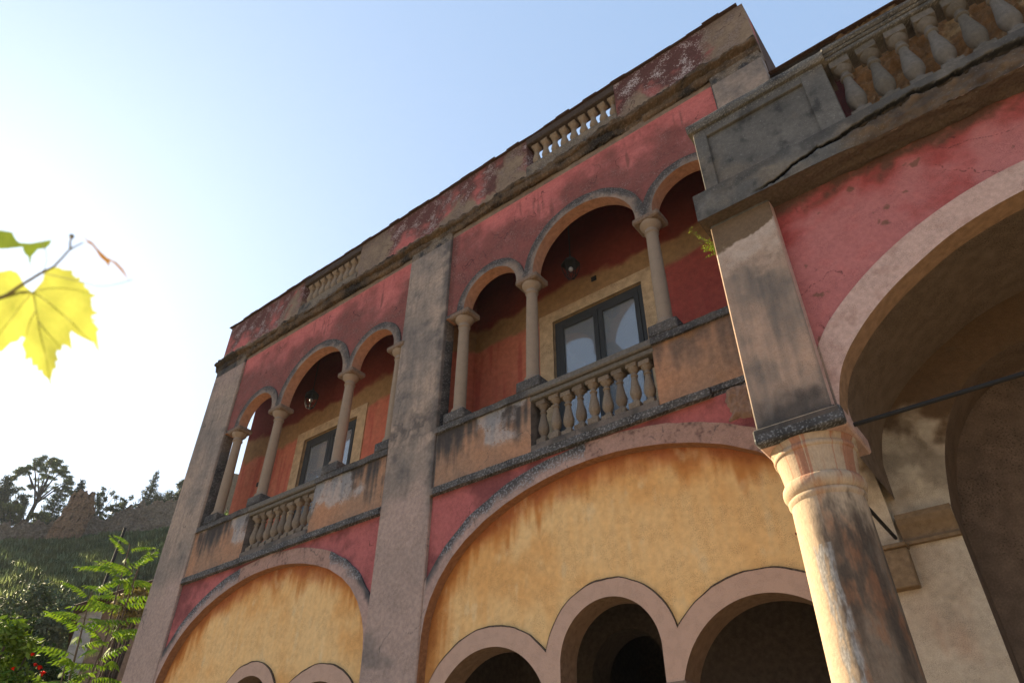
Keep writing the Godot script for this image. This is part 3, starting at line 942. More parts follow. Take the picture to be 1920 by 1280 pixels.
		b.box(Vector3(mx + 0.025, 5.15, zd + 0.012), Vector3(mx + 0.065, 5.35, zd + 0.022), 0.003)
		obj("door_handle", b, M.iron, door)
		b = mb()
		b.box(Vector3(dl - 0.6, 4.2, -11.5), Vector3(dr + 0.6, 7.9, -11.45))
		b.box(Vector3(dl - 0.65, 4.2, -11.5), Vector3(dl - 0.6, 7.9, zb - 0.21))
		b.box(Vector3(dr + 0.6, 4.2, -11.5), Vector3(dr + 0.65, 7.9, zb - 0.21))
		b.box(Vector3(dl - 0.6, 7.85, -11.45), Vector3(dr + 0.6, 7.9, zb - 0.21))
		b.box(Vector3(dl - 0.6, 4.2, -11.45), Vector3(dr + 0.6, 4.25, zb - 0.21))
		obj("room_wall", b, M.room, v)
		# roof balustrade
		var ra: float = [-11.12, -4.86][bi]
		var rb: float = [-9.25, -3.02][bi]
		for k in 9:
			put("roof_baluster", roof_bal[(k * 3 + bi) % 4], M.roofbal, v, Vector3(ra + 0.14 + 0.2 * k, 9.93, -6.62), rng.randf_range(-0.1, 0.1))
		b = mb(TRIM, -6.5)
		b.box(Vector3(ra, 9.55, -6.78), Vector3(rb, 9.92, -6.47), 0.012)
		obj("roof_balustrade_plinth", b, M.trim, v)
		b = mb()
		b.box(Vector3(ra, 10.53, -6.76), Vector3(rb, 10.69, -6.48), 0.015)
		obj("roof_handrail", b, M.coping, v)
	# pilasters
	for s in [[-13.95, -12.83, 9.5], [-7.57, -6.56, 9.5], [-1.48, -0.72, 9.56]]:
		var b := mb(TRIM, -6.5)
		b.box(Vector3(s[0], 4.6 if s[0] > -2.0 else -1.6, -6.72), Vector3(s[1], s[2], -6.465), 0.012)
		if s[0] > -2.0: b.box(Vector3(-1.48, -1.6, -6.72), Vector3(-1.305, 4.6, -6.465), 0.0)
		obj("pilaster", b, M.trim, v)
	# cornice of broken stone: a displaced profile along the whole front
	var prof := [Vector2(-6.52, 9.36), Vector2(-6.47, 9.35), Vector2(-6.44, 9.37), Vector2(-6.425, 9.42), Vector2(-6.43, 9.47), Vector2(-6.455, 9.478), Vector2(-6.50, 9.488), Vector2(-6.385, 9.494), Vector2(-6.375, 9.53), Vector2(-6.38, 9.575), Vector2(-6.40, 9.59), Vector2(-6.52, 9.60)]
	var pts := []
	var nx := 640
	for j in prof.size():
		for i in nx + 1:
			var x := lerpf(-13.99, -0.70, float(i) / nx)
			var r := fnoise.get_noise_2d(x * 26.0, j * 9.0) * 0.040 + fnoise.get_noise_2d(x * 110.0, j * 31.0 + 300.0) * 0.034
			var cell := floorf((x + (0.0 if j > 5 else 0.13)) * 3.1)
			r += 0.022 * sin(cell * 12.9 + (4.0 if j > 5 else 0.0)) + 0.012 * sin(cell * 7.3)
			var chip := sm(0.12, 0.42, fnoise.get_noise_2d(x * 9.0, 700.0)) * (1.0 if x < -2.6 else 0.25)
			var z: float = prof[j].x + r * (1.0 if j > 0 and j < 11 else 0.0)
			var y: float = prof[j].y + r * 0.6
			if j >= 1 and j <= 5: z -= chip * 0.065
			if j >= 7 and j <= 10: z -= chip * 0.03
			pts.append(Vector3(x, y, z))
	var cb := mb(TRIM, -6.5)
	cb.sheet(pts, nx, prof.size() - 1, Vector3(0, 0, 1))
	for e in [-13.99, -0.70]:
		cb.quad(Vector3(e, 9.36, -6.52), Vector3(e, 9.36, -6.44), Vector3(e, 9.59, -6.39), Vector3(e, 9.60, -6.52), Vector3(signf(e + 7.0), 0, 0))
	obj("cornice", cb, M.trimstone, v)
	# roof parapet between the balustrades, and its coping tiles
	for s in [[-13.95, -11.12], [-9.25, -4.86], [-3.02, -0.72]]:
		var b := mb(RED, -6.5)
		b.box(Vector3(s[0], 9.5, -6.80), Vector3(s[1], 10.69, -6.50))
		obj("roof_parapet", b, M.red, v)
	var x := -14.0
	var kinds := []
	for k in 5:
		var b := mb()
		b.box(Vector3(0, 0, -0.36), Vector3(0.286, 0.018 + 0.003 * k, 0.030 + 0.006 * (k % 3)), 0.005)
		kinds.append(b.mesh(Vector3.ZERO))
	while x < -0.95:
		var t := put("coping_tile", kinds[rng.randi() % 5], M.tile, v, Vector3(x, 10.690 + rng.randf_range(0, 0.008), -6.48 + rng.randf_range(-0.015, 0.012)), 0.0)
		t.rotation = Vector3(rng.randf_range(-0.02, 0.03), rng.randf_range(-0.03, 0.03), rng.randf_range(-0.02, 0.02))
		x += 0.281
	# sides, back, floors: the closed block
	var b := mb(TRIM, -6.5)
	b.box(Vector3(-0.92, -1.6, -12.0), Vector3(-0.72, 10.69, -6.81))
	b.box(Vector3(-13.95, -1.6, -12.0), Vector3(-13.65, 10.69, -7.66))
	b.box(Vector3(-13.95, 4.2, -7.66), Vector3(-13.65, 5.2, -6.81))
	b.box(Vector3(-13.95, 9.2, -7.66), Vector3(-13.65, 10.69, -6.81))
	b.box(Vector3(-13.65, -1.6, -12.2), Vector3(-0.92, 10.0, -12.0))
	obj("side_wall", b, M.side, v)
	b = mb()
	b.box(Vector3(-13.65, 4.18, -7.85), Vector3(-0.92, 4.25, -6.81))
	obj("loggia_floor", b, M.dark, v)
	b = mb(BACK, -7.6)
	b.box(Vector3(-13.65, 9.45, -12.0), Vector3(-0.92, 9.6, -6.81))
	obj("loggia_ceiling", b, M.ceil, v)
	b = mb(BACK, -7.6)
	b.box(Vector3(-7.25, 4.25, -7.64), Vector3(-6.9, 9.45, -6.81))
	obj("loggia_cross_wall", b, M.back, v)
	# broken plaster at the right end of the string course: a lump of bare mortar
	b = mb()
	b.grid(Vector3(-2.45, 3.72, -6.50), Vector3(0.98, 0, 0), Vector3(0, 0.62, 0), 44, 28, func(s: float, t: float) -> Vector3:
		var edge := minf(s * 1.2, minf(t, 1.0 - t) * 1.4)
		var lim := sm(0.0, 0.16, edge - 0.30 * (1.0 - s) - fnoise.get_noise_2d(s * 60.0, t * 40.0) * 0.12)
		return Vector3(0, 0, -0.05 + lim * (0.085 + fnoise.get_noise_2d(s * 160.0, t * 110.0 + 40.0) * 0.03)))
	obj("bare_mortar", b, M.mortar, v)

func gi0(p: Vector2) -> Vector3:
	return Vector3(p.x, p.y, -6.487)

# ------------------------------------------------------------------ the portico on the right
const CRACK := [Vector2(-1.02, 4.83), Vector2(-0.72, 4.875), Vector2(-0.58, 4.93), Vector2(-0.35, 4.985), Vector2(-0.19, 4.975), Vector2(-0.05, 5.02), Vector2(0.10, 5.045), Vector2(0.45, 5.075), Vector2(0.62, 5.04), Vector2(0.95, 5.06), Vector2(1.5, 5.03), Vector2(4.2, 5.0)]
const AIN := [Vector2(-0.858, 2.64), Vector2(-0.842, 2.73), Vector2(-0.800, 2.89), Vector2(-0.745, 3.02), Vector2(-0.668, 3.135), Vector2(-0.473, 3.34), Vector2(-0.234, 3.523), Vector2(0.034, 3.675), Vector2(0.25, 3.777), Vector2(0.50, 3.852), Vector2(0.75, 3.896), Vector2(1.02, 3.915)]
const AOUT := [Vector2(-0.95, 2.66), Vector2(-0.93, 3.0), Vector2(-0.90, 3.17), Vector2(-0.87, 3.25), Vector2(-0.776, 3.39), Vector2(-0.61, 3.555), Vector2(-0.36, 3.745), Vector2(-0.127, 3.882), Vector2(0.10, 3.985), Vector2(0.40, 4.085), Vector2(0.70, 4.14), Vector2(1.02, 4.155)]

func smooth_line(p: Array, k: int, mirror: float) -> Array:
	var cu := Curve3D.new()
	for i in p.size():
		var t: Vector2 = (p[mini(i + 1, p.size() - 1)] - p[maxi(i - 1, 0)]) / 6.0
		if i == p.size() - 1: t = Vector2((p[i].x - p[i - 1].x) / 3.0, 0)
		cu.add_point(Vector3(p[i].x, p[i].y, 0), Vector3(-t.x, -t.y, 0), Vector3(t.x, t.y, 0))
	var out := []
	for i in k + 1:
		var q := cu.sample_baked(cu.get_baked_length() * i / k, true)
		out.append(Vector2(q.x, q.y))
	for i in range(k - 1, -1, -1):
		out.append(Vector2(2.0 * mirror - out[i].x, out[i].y))
	return out

func build_portico() -> void:
	var v := thing("portico", "red portico with big round-headed arch, stout column and grey balustraded terrace", "portico", Vector3(0.6, 0, -5.5))
	var zw := -4.88
	var ain := smooth_line(AIN, 40, 1.02)
	var aout := smooth_line(AOUT, 40, 1.02)
	var b := mb(WRED, zw)
	for k in aout.size() - 1:
		b.quad(Vector3(aout[k].x, aout[k].y, zw), Vector3(aout[k + 1].x, aout[k + 1].y, zw), Vector3(aout[k + 1].x, 4.86, zw), Vector3(aout[k].x, 4.86, zw), Vector3(0, 0, 1))
	obj("red_wall", b, M.wred, v)
	b = mb(WTRIM, zw)
	b.ring(ain, aout, zw + 0.012)
	for k in aout.size() - 1:
		b.quad(Vector3(aout[k].x, aout[k].y, zw + 0.012), Vector3(aout[k + 1].x, aout[k + 1].y, zw + 0.012), Vector3(aout[k + 1].x, aout[k + 1].y, zw), Vector3(aout[k].x, aout[k].y, zw), Vector3(0, 1, 0))
	var ring := obj("arch_ring", b, M.wtrim, v)
	b = mb(WTRIM, zw)
	b.strip(ain, zw + 0.012, zw - 0.18, Vector3(1.0, 2.6, 0))
	obj("soffit", b, M.warm, ring)
	# pier, abacus, column
	b = mb(WTRIM, -4.75)
	b.box(Vector3(-1.435, 2.64, -5.35), Vector3(-0.875, 4.86, -4.75), 0.012)
	obj("pier", b, M.wtrim, v)
	b = mb(WTRIM, -4.75)
	b.box(Vector3(-1.455, 2.52, -5.36), Vector3(-0.815, 2.645, -4.70), 0.014)
	obj("abacus", b, M.wtrim, v)
	b = mb()
	b.custom = true
	var pr := []
	for q in [[0.265, -1.6], [0.268, -1.0], [0.265, -0.2], [0.262, 0.9], [0.249, 2.02], [0.247, 2.08], [0.247, 2.08], [0.262, 2.10], [0.262, 2.12], [0.252, 2.13], [0.252, 2.13], [0.270, 2.145], [0.282, 2.17], [0.284, 2.19], [0.280, 2.215], [0.268, 2.235], [0.252, 2.24], [0.252, 2.24], [0.258, 2.30], [0.266, 2.36], [0.275, 2.415], [0.279, 2.43], [0.279, 2.43], [0.291, 2.435], [0.294, 2.455], [0.288, 2.47], [0.283, 2.472], [0.283, 2.472], [0.288, 2.49], [0.300, 2.508], [0.302, 2.522]]:
		pr.append(Vector2(q[0], q[1]))
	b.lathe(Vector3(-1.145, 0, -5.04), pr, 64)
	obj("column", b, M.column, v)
	# fascia: a slab whose lower right part is broken, with a crack opened in its face
	b = mb(WTRIM, -4.62)
	var nx := 420
	var ny := 24
	var pts := []
	for j in ny + 1:
		for i in nx + 1:
			var x := lerpf(-1.49, 4.2, pow(float(i) / nx, 1.35))
			var y := lerpf(4.82, 5.16, float(j) / ny)
			var cy := 4.8
			for k in CRACK.size() - 1:
				if x >= CRACK[k].x and x <= CRACK[k + 1].x:
					cy = lerpf(CRACK[k].y, CRACK[k + 1].y, (x - CRACK[k].x) / (CRACK[k + 1].x - CRACK[k].x))
			cy += fnoise.get_noise_2d(x * 160.0, 5.0) * 0.018
			var z := -4.62 + fnoise.get_noise_2d(x * 40.0, y * 60.0) * 0.004
			var broken := sm(-0.28, 0.12, x)
			var below := sm(cy + 0.004, cy - 0.016, y) if x > -1.02 else 0.0
			z -= below * broken * (0.030 + 0.030 * fnoise.get_noise_2d(x * 70.0, y * 130.0 + 9.0) + 0.022 * fnoise.get_noise_2d(x * 260.0, y * 300.0))
			if j == 0: y -= 0.012 * broken * (1.0 + fnoise.get_noise_2d(x * 120.0, 77.0))
			if x > -1.02:
				z -= sm(0.016, 0.004, absf(y - cy)) * 0.13 * sm(-1.02, -0.6, x)
			pts.append(Vector3(x, y, z))
	b.sheet(pts, nx, ny, Vector3(0, 0, 1))
	b.quad(Vector3(-1.49, 4.82, -4.62), Vector3(-1.49, 5.16, -4.62), Vector3(-1.49, 5.16, -6.5), Vector3(-1.49, 4.82, -6.5), Vector3(-1, 0, 0))
	b.quad(Vector3(-1.49, 5.16, -4.622), Vector3(4.2, 5.16, -4.622), Vector3(4.2, 5.16, -6.54), Vector3(-1.49, 5.16, -6.54), Vector3(0, 1, 0))
	obj("fascia", b, M.wtrim, v)
	b = mb()
	b.grid(Vector3(-1.49, 4.82, -4.622), Vector3(5.69, 0, 0), Vector3(0, 0, -0.27), 240, 12, func(s: float, t: float) -> Vector3:
		var x := -1.49 + 5.69 * s
		var br := sm(-0.9, 0.1, x) * sm(0.0, 0.06, t)
		return Vector3(0, -0.012 * sm(-0.28, 0.12, x) + br * 0.03 * fnoise.get_noise_2d(x * 60.0, t * 50.0), -0.02 * sm(-0.28, 0.12, x) * sm(0.25, 0.0, t)))
	obj("fascia_underside", b, M.under, v)
	# parapet block with sunk panel
	b = mb(WTRIM, -4.68)
	b.box(Vector3(-1.37, 5.16, -5.0), Vector3(-0.06, 6.05, -4.70))
	for s in [[-1.37, -1.24, 5.16, 6.05], [-0.27, -0.06, 5.16, 6.05], [-1.24, -0.27, 5.93, 6.05], [-1.24, -0.27, 5.16, 5.20]]:
		b.box(Vector3(s[0], s[2], -4.71), Vector3(s[1], s[3], -4.665), 0.006)
	obj("parapet_block", b, M.wtrim, v)
	b = mb(WTRIM, -4.68)
	b.grid(Vector3(-1.41, 6.05, -4.615), Vector3(1.39, 0, 0), Vector3(0, 0.115, 0), 60, 4, func(s: float, t: float) -> Vector3: return Vector3(0, fnoise.get_noise_2d(s * 70, 11.0) * 0.006, fnoise.get_noise_2d(s * 90, t * 20) * 0.008 - 0.012 * sm(0.7, 1.0, t) - 0.018 * sm(0.3, 0.0, t)))
	b.quad(Vector3(-1.41, 6.05, -4.632), Vector3(-0.02, 6.05, -4.632), Vector3(-0.02, 6.05, -5.05), Vector3(-1.41, 6.05, -5.05), Vector3(0, -1, 0))
	b.quad(Vector3(-1.41, 6.165, -4.63), Vector3(-0.02, 6.165, -4.63), Vector3(-0.02, 6.165, -5.05), Vector3(-1.41, 6.165, -5.05), Vector3(0, 1, 0))
	for e in [-1.41, -0.02]:
		b.quad(Vector3(e, 6.05, -4.632), Vector3(e, 6.165, -4.63), Vector3(e, 6.165, -5.05), Vector3(e, 6.05, -5.05), Vector3(signf(e + 0.7), 0, 0))
	obj("parapet_coping", b, M.wtrim, v)
	# balustrade of the terrace
	b = mb(WTRIM, -4.68)
	b.box(Vector3(-0.06, 6.055, -4.93), Vector3(4.2, 6.105, -4.68), 0.01)
	b.box(Vector3(-0.03, 6.105, -4.95), Vector3(4.2, 6.14, -4.66), 0.012)
	b.box(Vector3(-0.03, 6.14, -4.97), Vector3(4.2, 6.215, -4.635), 0.02)
	obj("handrail", b, M.wtrim, v)
	var bm := []
	for k in 4: bm.append(baluster_mesh(0.862, 0.083, 0.088, 28, k + 11))
	for k in 12:
		put("baluster", bm[(k * 3) % 4], M.cement if k % 3 != 1 else M.cement2, v, Vector3(0.075 + 0.2385 * k, 5.195, -4.80), rng.randf_range(-0.08, 0.08))
	b = mb(WTRIM, -4.68)
	b.box(Vector3(-0.06, 5.165, -4.95), Vector3(4.2, 5.19, -4.66), 0.008)
	obj("balustrade_plinth", b, M.wtrim, v)
	# terrace wall of rubble behind the balustrade
	b = mb(RUB, -6.55)
	b.grid(Vector3(-0.715, 5.16, -6.60), Vector3(4.9, 0, 0), Vector3(0, 3.71, 0), 190, 150, func(s: float, t: float) -> Vector3:
		var x := -0.715 + 4.9 * s
		var rough := sm(0.08, 0.22, x + fnoise.get_noise_2d(s * 300.0, t * 300.0) * 0.05)
		return Vector3(0, 0, rough * (-0.03 + 0.12 * fnoise.get_noise_2d(s * 300.0, t * 420.0) + 0.09 * absf(fnoise.get_noise_2d(s * 800.0, t * 900.0)))))
	obj("rubble_wall", b, M.rubble, v)
	b = mb()
	var tx := -0.71
	while tx < 4.1:
		b.box(Vector3(tx, 8.865, -6.95), Vector3(tx + 0.345, 8.885 + rng.randf() * 0.006, -6.545 + rng.randf() * 0.012), 0.004)
		tx += 0.335
	b.box(Vector3(-0.71, 5.16, -6.95), Vector3(4.2, 8.86, -6.75))
	obj("wall_coping", b, M.tile, v)
	# inside: vault, back wall with a blind arch, transverse arch on a corbel, tie rods
	var vin: Array = []
	for p: Vector2 in ain:
		vin.append(Vector2(1.02 + (p.x - 1.02) * 1.04, p.y + 0.28))
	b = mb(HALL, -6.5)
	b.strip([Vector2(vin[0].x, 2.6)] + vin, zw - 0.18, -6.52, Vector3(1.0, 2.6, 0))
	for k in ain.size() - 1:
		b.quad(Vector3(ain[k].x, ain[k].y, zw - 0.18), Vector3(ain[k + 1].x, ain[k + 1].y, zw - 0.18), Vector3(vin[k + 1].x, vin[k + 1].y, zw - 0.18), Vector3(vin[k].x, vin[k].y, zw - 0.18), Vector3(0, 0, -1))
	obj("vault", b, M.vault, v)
	var ba := []
	for p in [Vector2(-0.55, -1.6), Vector2(-0.55, 1.0), Vector2(-0.55, 2.42), Vector2(-0.46, 2.84), Vector2(-0.32, 3.18), Vector2(-0.12, 3.44), Vector2(0.12, 3.60), Vector2(0.45, 3.68)]:
		ba.append(p)
	var bl := [ba[0], ba[1]] + smooth_line(ba.slice(2), 24, 0.45) + [Vector2(1.45, 1.0), Vector2(1.45, -1.6)]
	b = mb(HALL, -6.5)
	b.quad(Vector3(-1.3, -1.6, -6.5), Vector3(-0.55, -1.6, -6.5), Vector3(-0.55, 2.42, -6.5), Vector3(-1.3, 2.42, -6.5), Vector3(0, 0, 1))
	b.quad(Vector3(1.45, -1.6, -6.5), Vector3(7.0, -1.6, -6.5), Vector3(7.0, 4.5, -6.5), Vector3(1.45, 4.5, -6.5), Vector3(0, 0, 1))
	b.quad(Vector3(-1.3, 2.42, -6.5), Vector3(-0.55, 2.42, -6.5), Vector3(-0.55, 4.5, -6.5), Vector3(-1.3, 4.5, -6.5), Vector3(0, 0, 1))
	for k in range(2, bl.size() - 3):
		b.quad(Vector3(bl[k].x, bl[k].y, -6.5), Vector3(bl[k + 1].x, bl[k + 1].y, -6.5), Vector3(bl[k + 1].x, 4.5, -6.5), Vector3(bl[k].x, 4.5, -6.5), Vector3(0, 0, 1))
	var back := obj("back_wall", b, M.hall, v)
	b = mb(HALL, -6.5)
	b.strip(bl, -6.5, -6.95, Vector3(0.45, 2.0, 0))
	b.quad(Vector3(-0.6, -1.6, -6.94), Vector3(1.5, -1.6, -6.94), Vector3(1.5, 3.8, -6.94), Vector3(-0.6, 3.8, -6.94), Vector3(0, 0, 1))
	obj("blind_arch", b, M.blind, back)
	b = mb(HALL, -6.5)
	var mp := []
	for q in [[0.0, 2.19], [0.045, 2.19], [0.05, 2.215], [0.03, 2.24], [0.03, 2.26], [0.035, 2.275], [0.055, 2.31], [0.085, 2.345], [0.105, 2.385], [0.105, 2.43], [0.0, 2.44]]:
		mp.append(q)
	for k in mp.size() - 1:
		b.quad(Vector3(-0.97, mp[k][1], -6.5 + mp[k][0]), Vector3(-0.545, mp[k][1], -6.5 + mp[k][0]), Vector3(-0.545, mp[k + 1][1], -6.5 + mp[k + 1][0]), Vector3(-0.97, mp[k + 1][1], -6.5 + mp[k + 1][0]), Vector3(0, -0.3, 1) if k < 9 else Vector3(0, 1, 0))
	obj("impost_moulding", b, M.mould, back)
	# transverse arch from column to back wall: an arch in depth, 0.42 wide
	b = mb(HALL, -6.5)
	var ta := []
	for k in 25:
		var a := PI * k / 24.0
		ta.append(Vector2(-5.83 - 0.64 * cos(PI - a), 2.17 + 0.95 * sin(a)))
	for k in 24:
		var p: Vector2 = ta[k]
		var q: Vector2 = ta[k + 1]
		b.quad(Vector3(-1.36, p.y, p.x), Vector3(-1.0, p.y, p.x), Vector3(-1.0, q.y, q.x), Vector3(-1.36, q.y, q.x), Vector3(0, -1, 0))
		for e in [-1.36, -1.0]:
			b.quad(Vector3(e, p.y, p.x), Vector3(e, 4.8, p.x), Vector3(e, 4.8, q.x), Vector3(e, q.y, q.x), Vector3(signf(e + 1.1), 0, 0))
	obj("transverse_arch", b, M.hall, v)
	b = mb(HALL, -6.5)
	b.box(Vector3(-1.36, 1.85, -6.51), Vector3(-0.955, 2.165, -6.40), 0.008)
	b.box(Vector3(-1.38, 2.165, -6.51), Vector3(-0.945, 2.20, -6.37), 0.006)
	obj("corbel", b, M.mould, v)
	b = mb()
	b.tube([Vector3(-0.84, 2.60, -4.99), Vector3(3.2, 2.60, -4.99)], [0.016, 0.016], 8)
	obj("tie_rod", b, M.iron, v)
	b = mb()
	b.tube([Vector3(-1.02, 2.27, -5.2), Vector3(-1.02, 2.27, -6.49)], [0.015, 0.015], 8)
	obj("tie_rod", b, M.iron, v)
	b = mb()
	b.tube([Vector3(-1.38, 1.93, -5.00), Vector3(-1.405, 1.93, -4.995)], [0.007, 0.009], 8)
	obj("iron_peg", b, M.rust, v)
	# right-hand closure, roof slab and floor
	b = mb(HALL, -6.5)
	b.box(Vector3(-1.30, 4.35, -6.5), Vector3(4.2, 5.10, -5.08))
	obj("roof_slab", b, M.vault, v)
	b = mb(WTRIM, -4.75)
	b.box(Vector3(2.92, -1.6, -5.35), Vector3(3.5, 4.84, -4.89))
	b.box(Vector3(3.5, 4.0, -5.35), Vector3(4.2, 4.84, -4.89))
	obj("end_pier", b, M.dark, v)

# ------------------------------------------------------------------ small things
func build_lantern(at_p: Vector3, label: String) -> void:
	var v := thing("lantern", label, "lantern", at_p + EYE, "iron lanterns hanging in the loggia")
	var top := 9.45
	var b := mb()
	b.tube([Vector3(at_p.x, at_p.y + 0.27, at_p.z), Vector3(at_p.x, top, at_p.z)], [0.006, 0.006], 6)
	var yy := at_p.y + 0.3
	while yy < top - 0.03:
		b.tube([Vector3(at_p.x, yy, at_p.z), Vector3(at_p.x + 0.013, yy + 0.02, at_p.z), Vector3(at_p.x, yy + 0.04, at_p.z), Vector3(at_p.x - 0.013, yy + 0.02, at_p.z), Vector3(at_p.x, yy, at_p.z)], [0.004, 0.004, 0.004, 0.004, 0.004], 5)
		yy += 0.055
	obj("chain", b, M.iron, v)
	b = mb()
	b.lathe(at_p, [Vector2(0.155, 0.10), Vector2(0.15, 0.12), Vector2(0.07, 0.21), Vector2(0.03, 0.24), Vector2(0.03, 0.24), Vector2(0.02, 0.28), Vector2(0.0, 0.28)], 6)
	obj("cap", b, M.iron, v)
	for k in 6:
		var a := TAU * k / 6.0
		b = mb()
		var d := Vector3(sin(a), 0, cos(a))
		b.tube([at_p + d * 0.145 + Vector3(0, 0.11, 0), at_p + d * 0.13 - Vector3(0, 0.02, 0), at_p + d * 0.085 - Vector3(0, 0.15, 0), at_p + d * 0.02 - Vector3(0, 0.2, 0)], [0.008, 0.008, 0.008, 0.008], 6)
		obj("bar", b, M.iron, v)
	b = mb()
	for rr in [[0.145, 0.11], [0.09, -0.14]]:
		var p := []
		var r := []
		for k in 7:
			p.append(at_p + Vector3(sin(TAU * k / 6.0) * rr[0], rr[1], cos(TAU * k / 6.0) * rr[0])); r.append(0.008)
		b.tube(p, r, 6)
	obj("hoop", b, M.iron, v)
	b = mb()
	var pr := []
	for k in 11:
		var a := -PI / 2 + PI * k / 10.0
		pr.append(Vector2(cos(a) * 0.036, sin(a) * 0.042))
	b.lathe(at_p, pr, 16)
	obj("bulb", b, M.bulb, v)

func vine_leaf_mesh(outline: Array, s: float, cup: float, fold: float) -> Mb:
	var poly := PackedVector2Array()
	for p in outline:
		poly.append(Vector2(p[0] * s, -p[1] * s))
	var b := mb()
	# break every edge so that the blade bends smoothly: triangles are cut where they are long
	var idx := Geometry2D.triangulate_polygon(poly)
	var todo: Array = []
	for k in range(0, idx.size(), 3):
		todo.append([poly[idx[k]], poly[idx[k + 1]], poly[idx[k + 2]]])
	while todo.size():
		var t: Array = todo.pop_back()
		var best := 0
		for e in 3:
			if (t[e] - t[(e + 1) % 3]).length() > (t[best] - t[(best + 1) % 3]).length(): best = e
		var l: float = (t[best] - t[(best + 1) % 3]).length()
		if l > 160.0 * s * 0.25:
			var m: Vector2 = (t[best] + t[(best + 1) % 3]) * 0.5
			todo.append([t[best], m, t[(best + 2) % 3]])
			todo.append([m, t[(best + 1) % 3], t[(best + 2) % 3]])
			continue
		var q := []
		var qn := []
		for p: Vector2 in t:
			q.append(leaf_bend(p, s, cup, fold))
			var ex := leaf_bend(p + Vector2(0.001, 0), s, cup, fold) - leaf_bend(p, s, cup, fold)
			var ey := leaf_bend(p + Vector2(0, 0.001), s, cup, fold) - leaf_bend(p, s, cup, fold)
			qn.append(ex.cross(ey).normalized())
		var tt: float = 0.5 + 0.5 * fnoise.get_noise_2d(t[0].x * 2500.0, t[0].y * 2500.0)
		b.tint = Color(0.175 + 0.06 * tt, 0.195 + 0.045 * tt, 0.095 + 0.03 * tt)
		b.tri(q[0], q[1], q[2], qn[0], qn[1], qn[2])
	return b

func leaf_bend(p: Vector2, s: float, cup: float, fold: float) -> Vector3:
	var u := p / (600.0 * s)
	var z := -cup * u.length_squared() + fold * absf(u.x + u.y * 0.1) + 0.07 * sin(u.angle() * 5.0) * u.length() + 0.035 * sin(u.x * 14.0) * sin(u.y * 11.0) + 0.05 * sin(u.x * 5.0 + 1.0) * u.y
	return Vector3(p.x, p.y, z * 600.0 * s * 0.35)

func local_obj(called: String, b: Mb, m: Material, parent: Node) -> MeshInstance3D:
	var o := MeshInstance3D.new()
	o.name = called
	o.mesh = b.mesh(Vector3.ZERO)
	o.material_override = m
	parent.add_child(o, true)
	return o

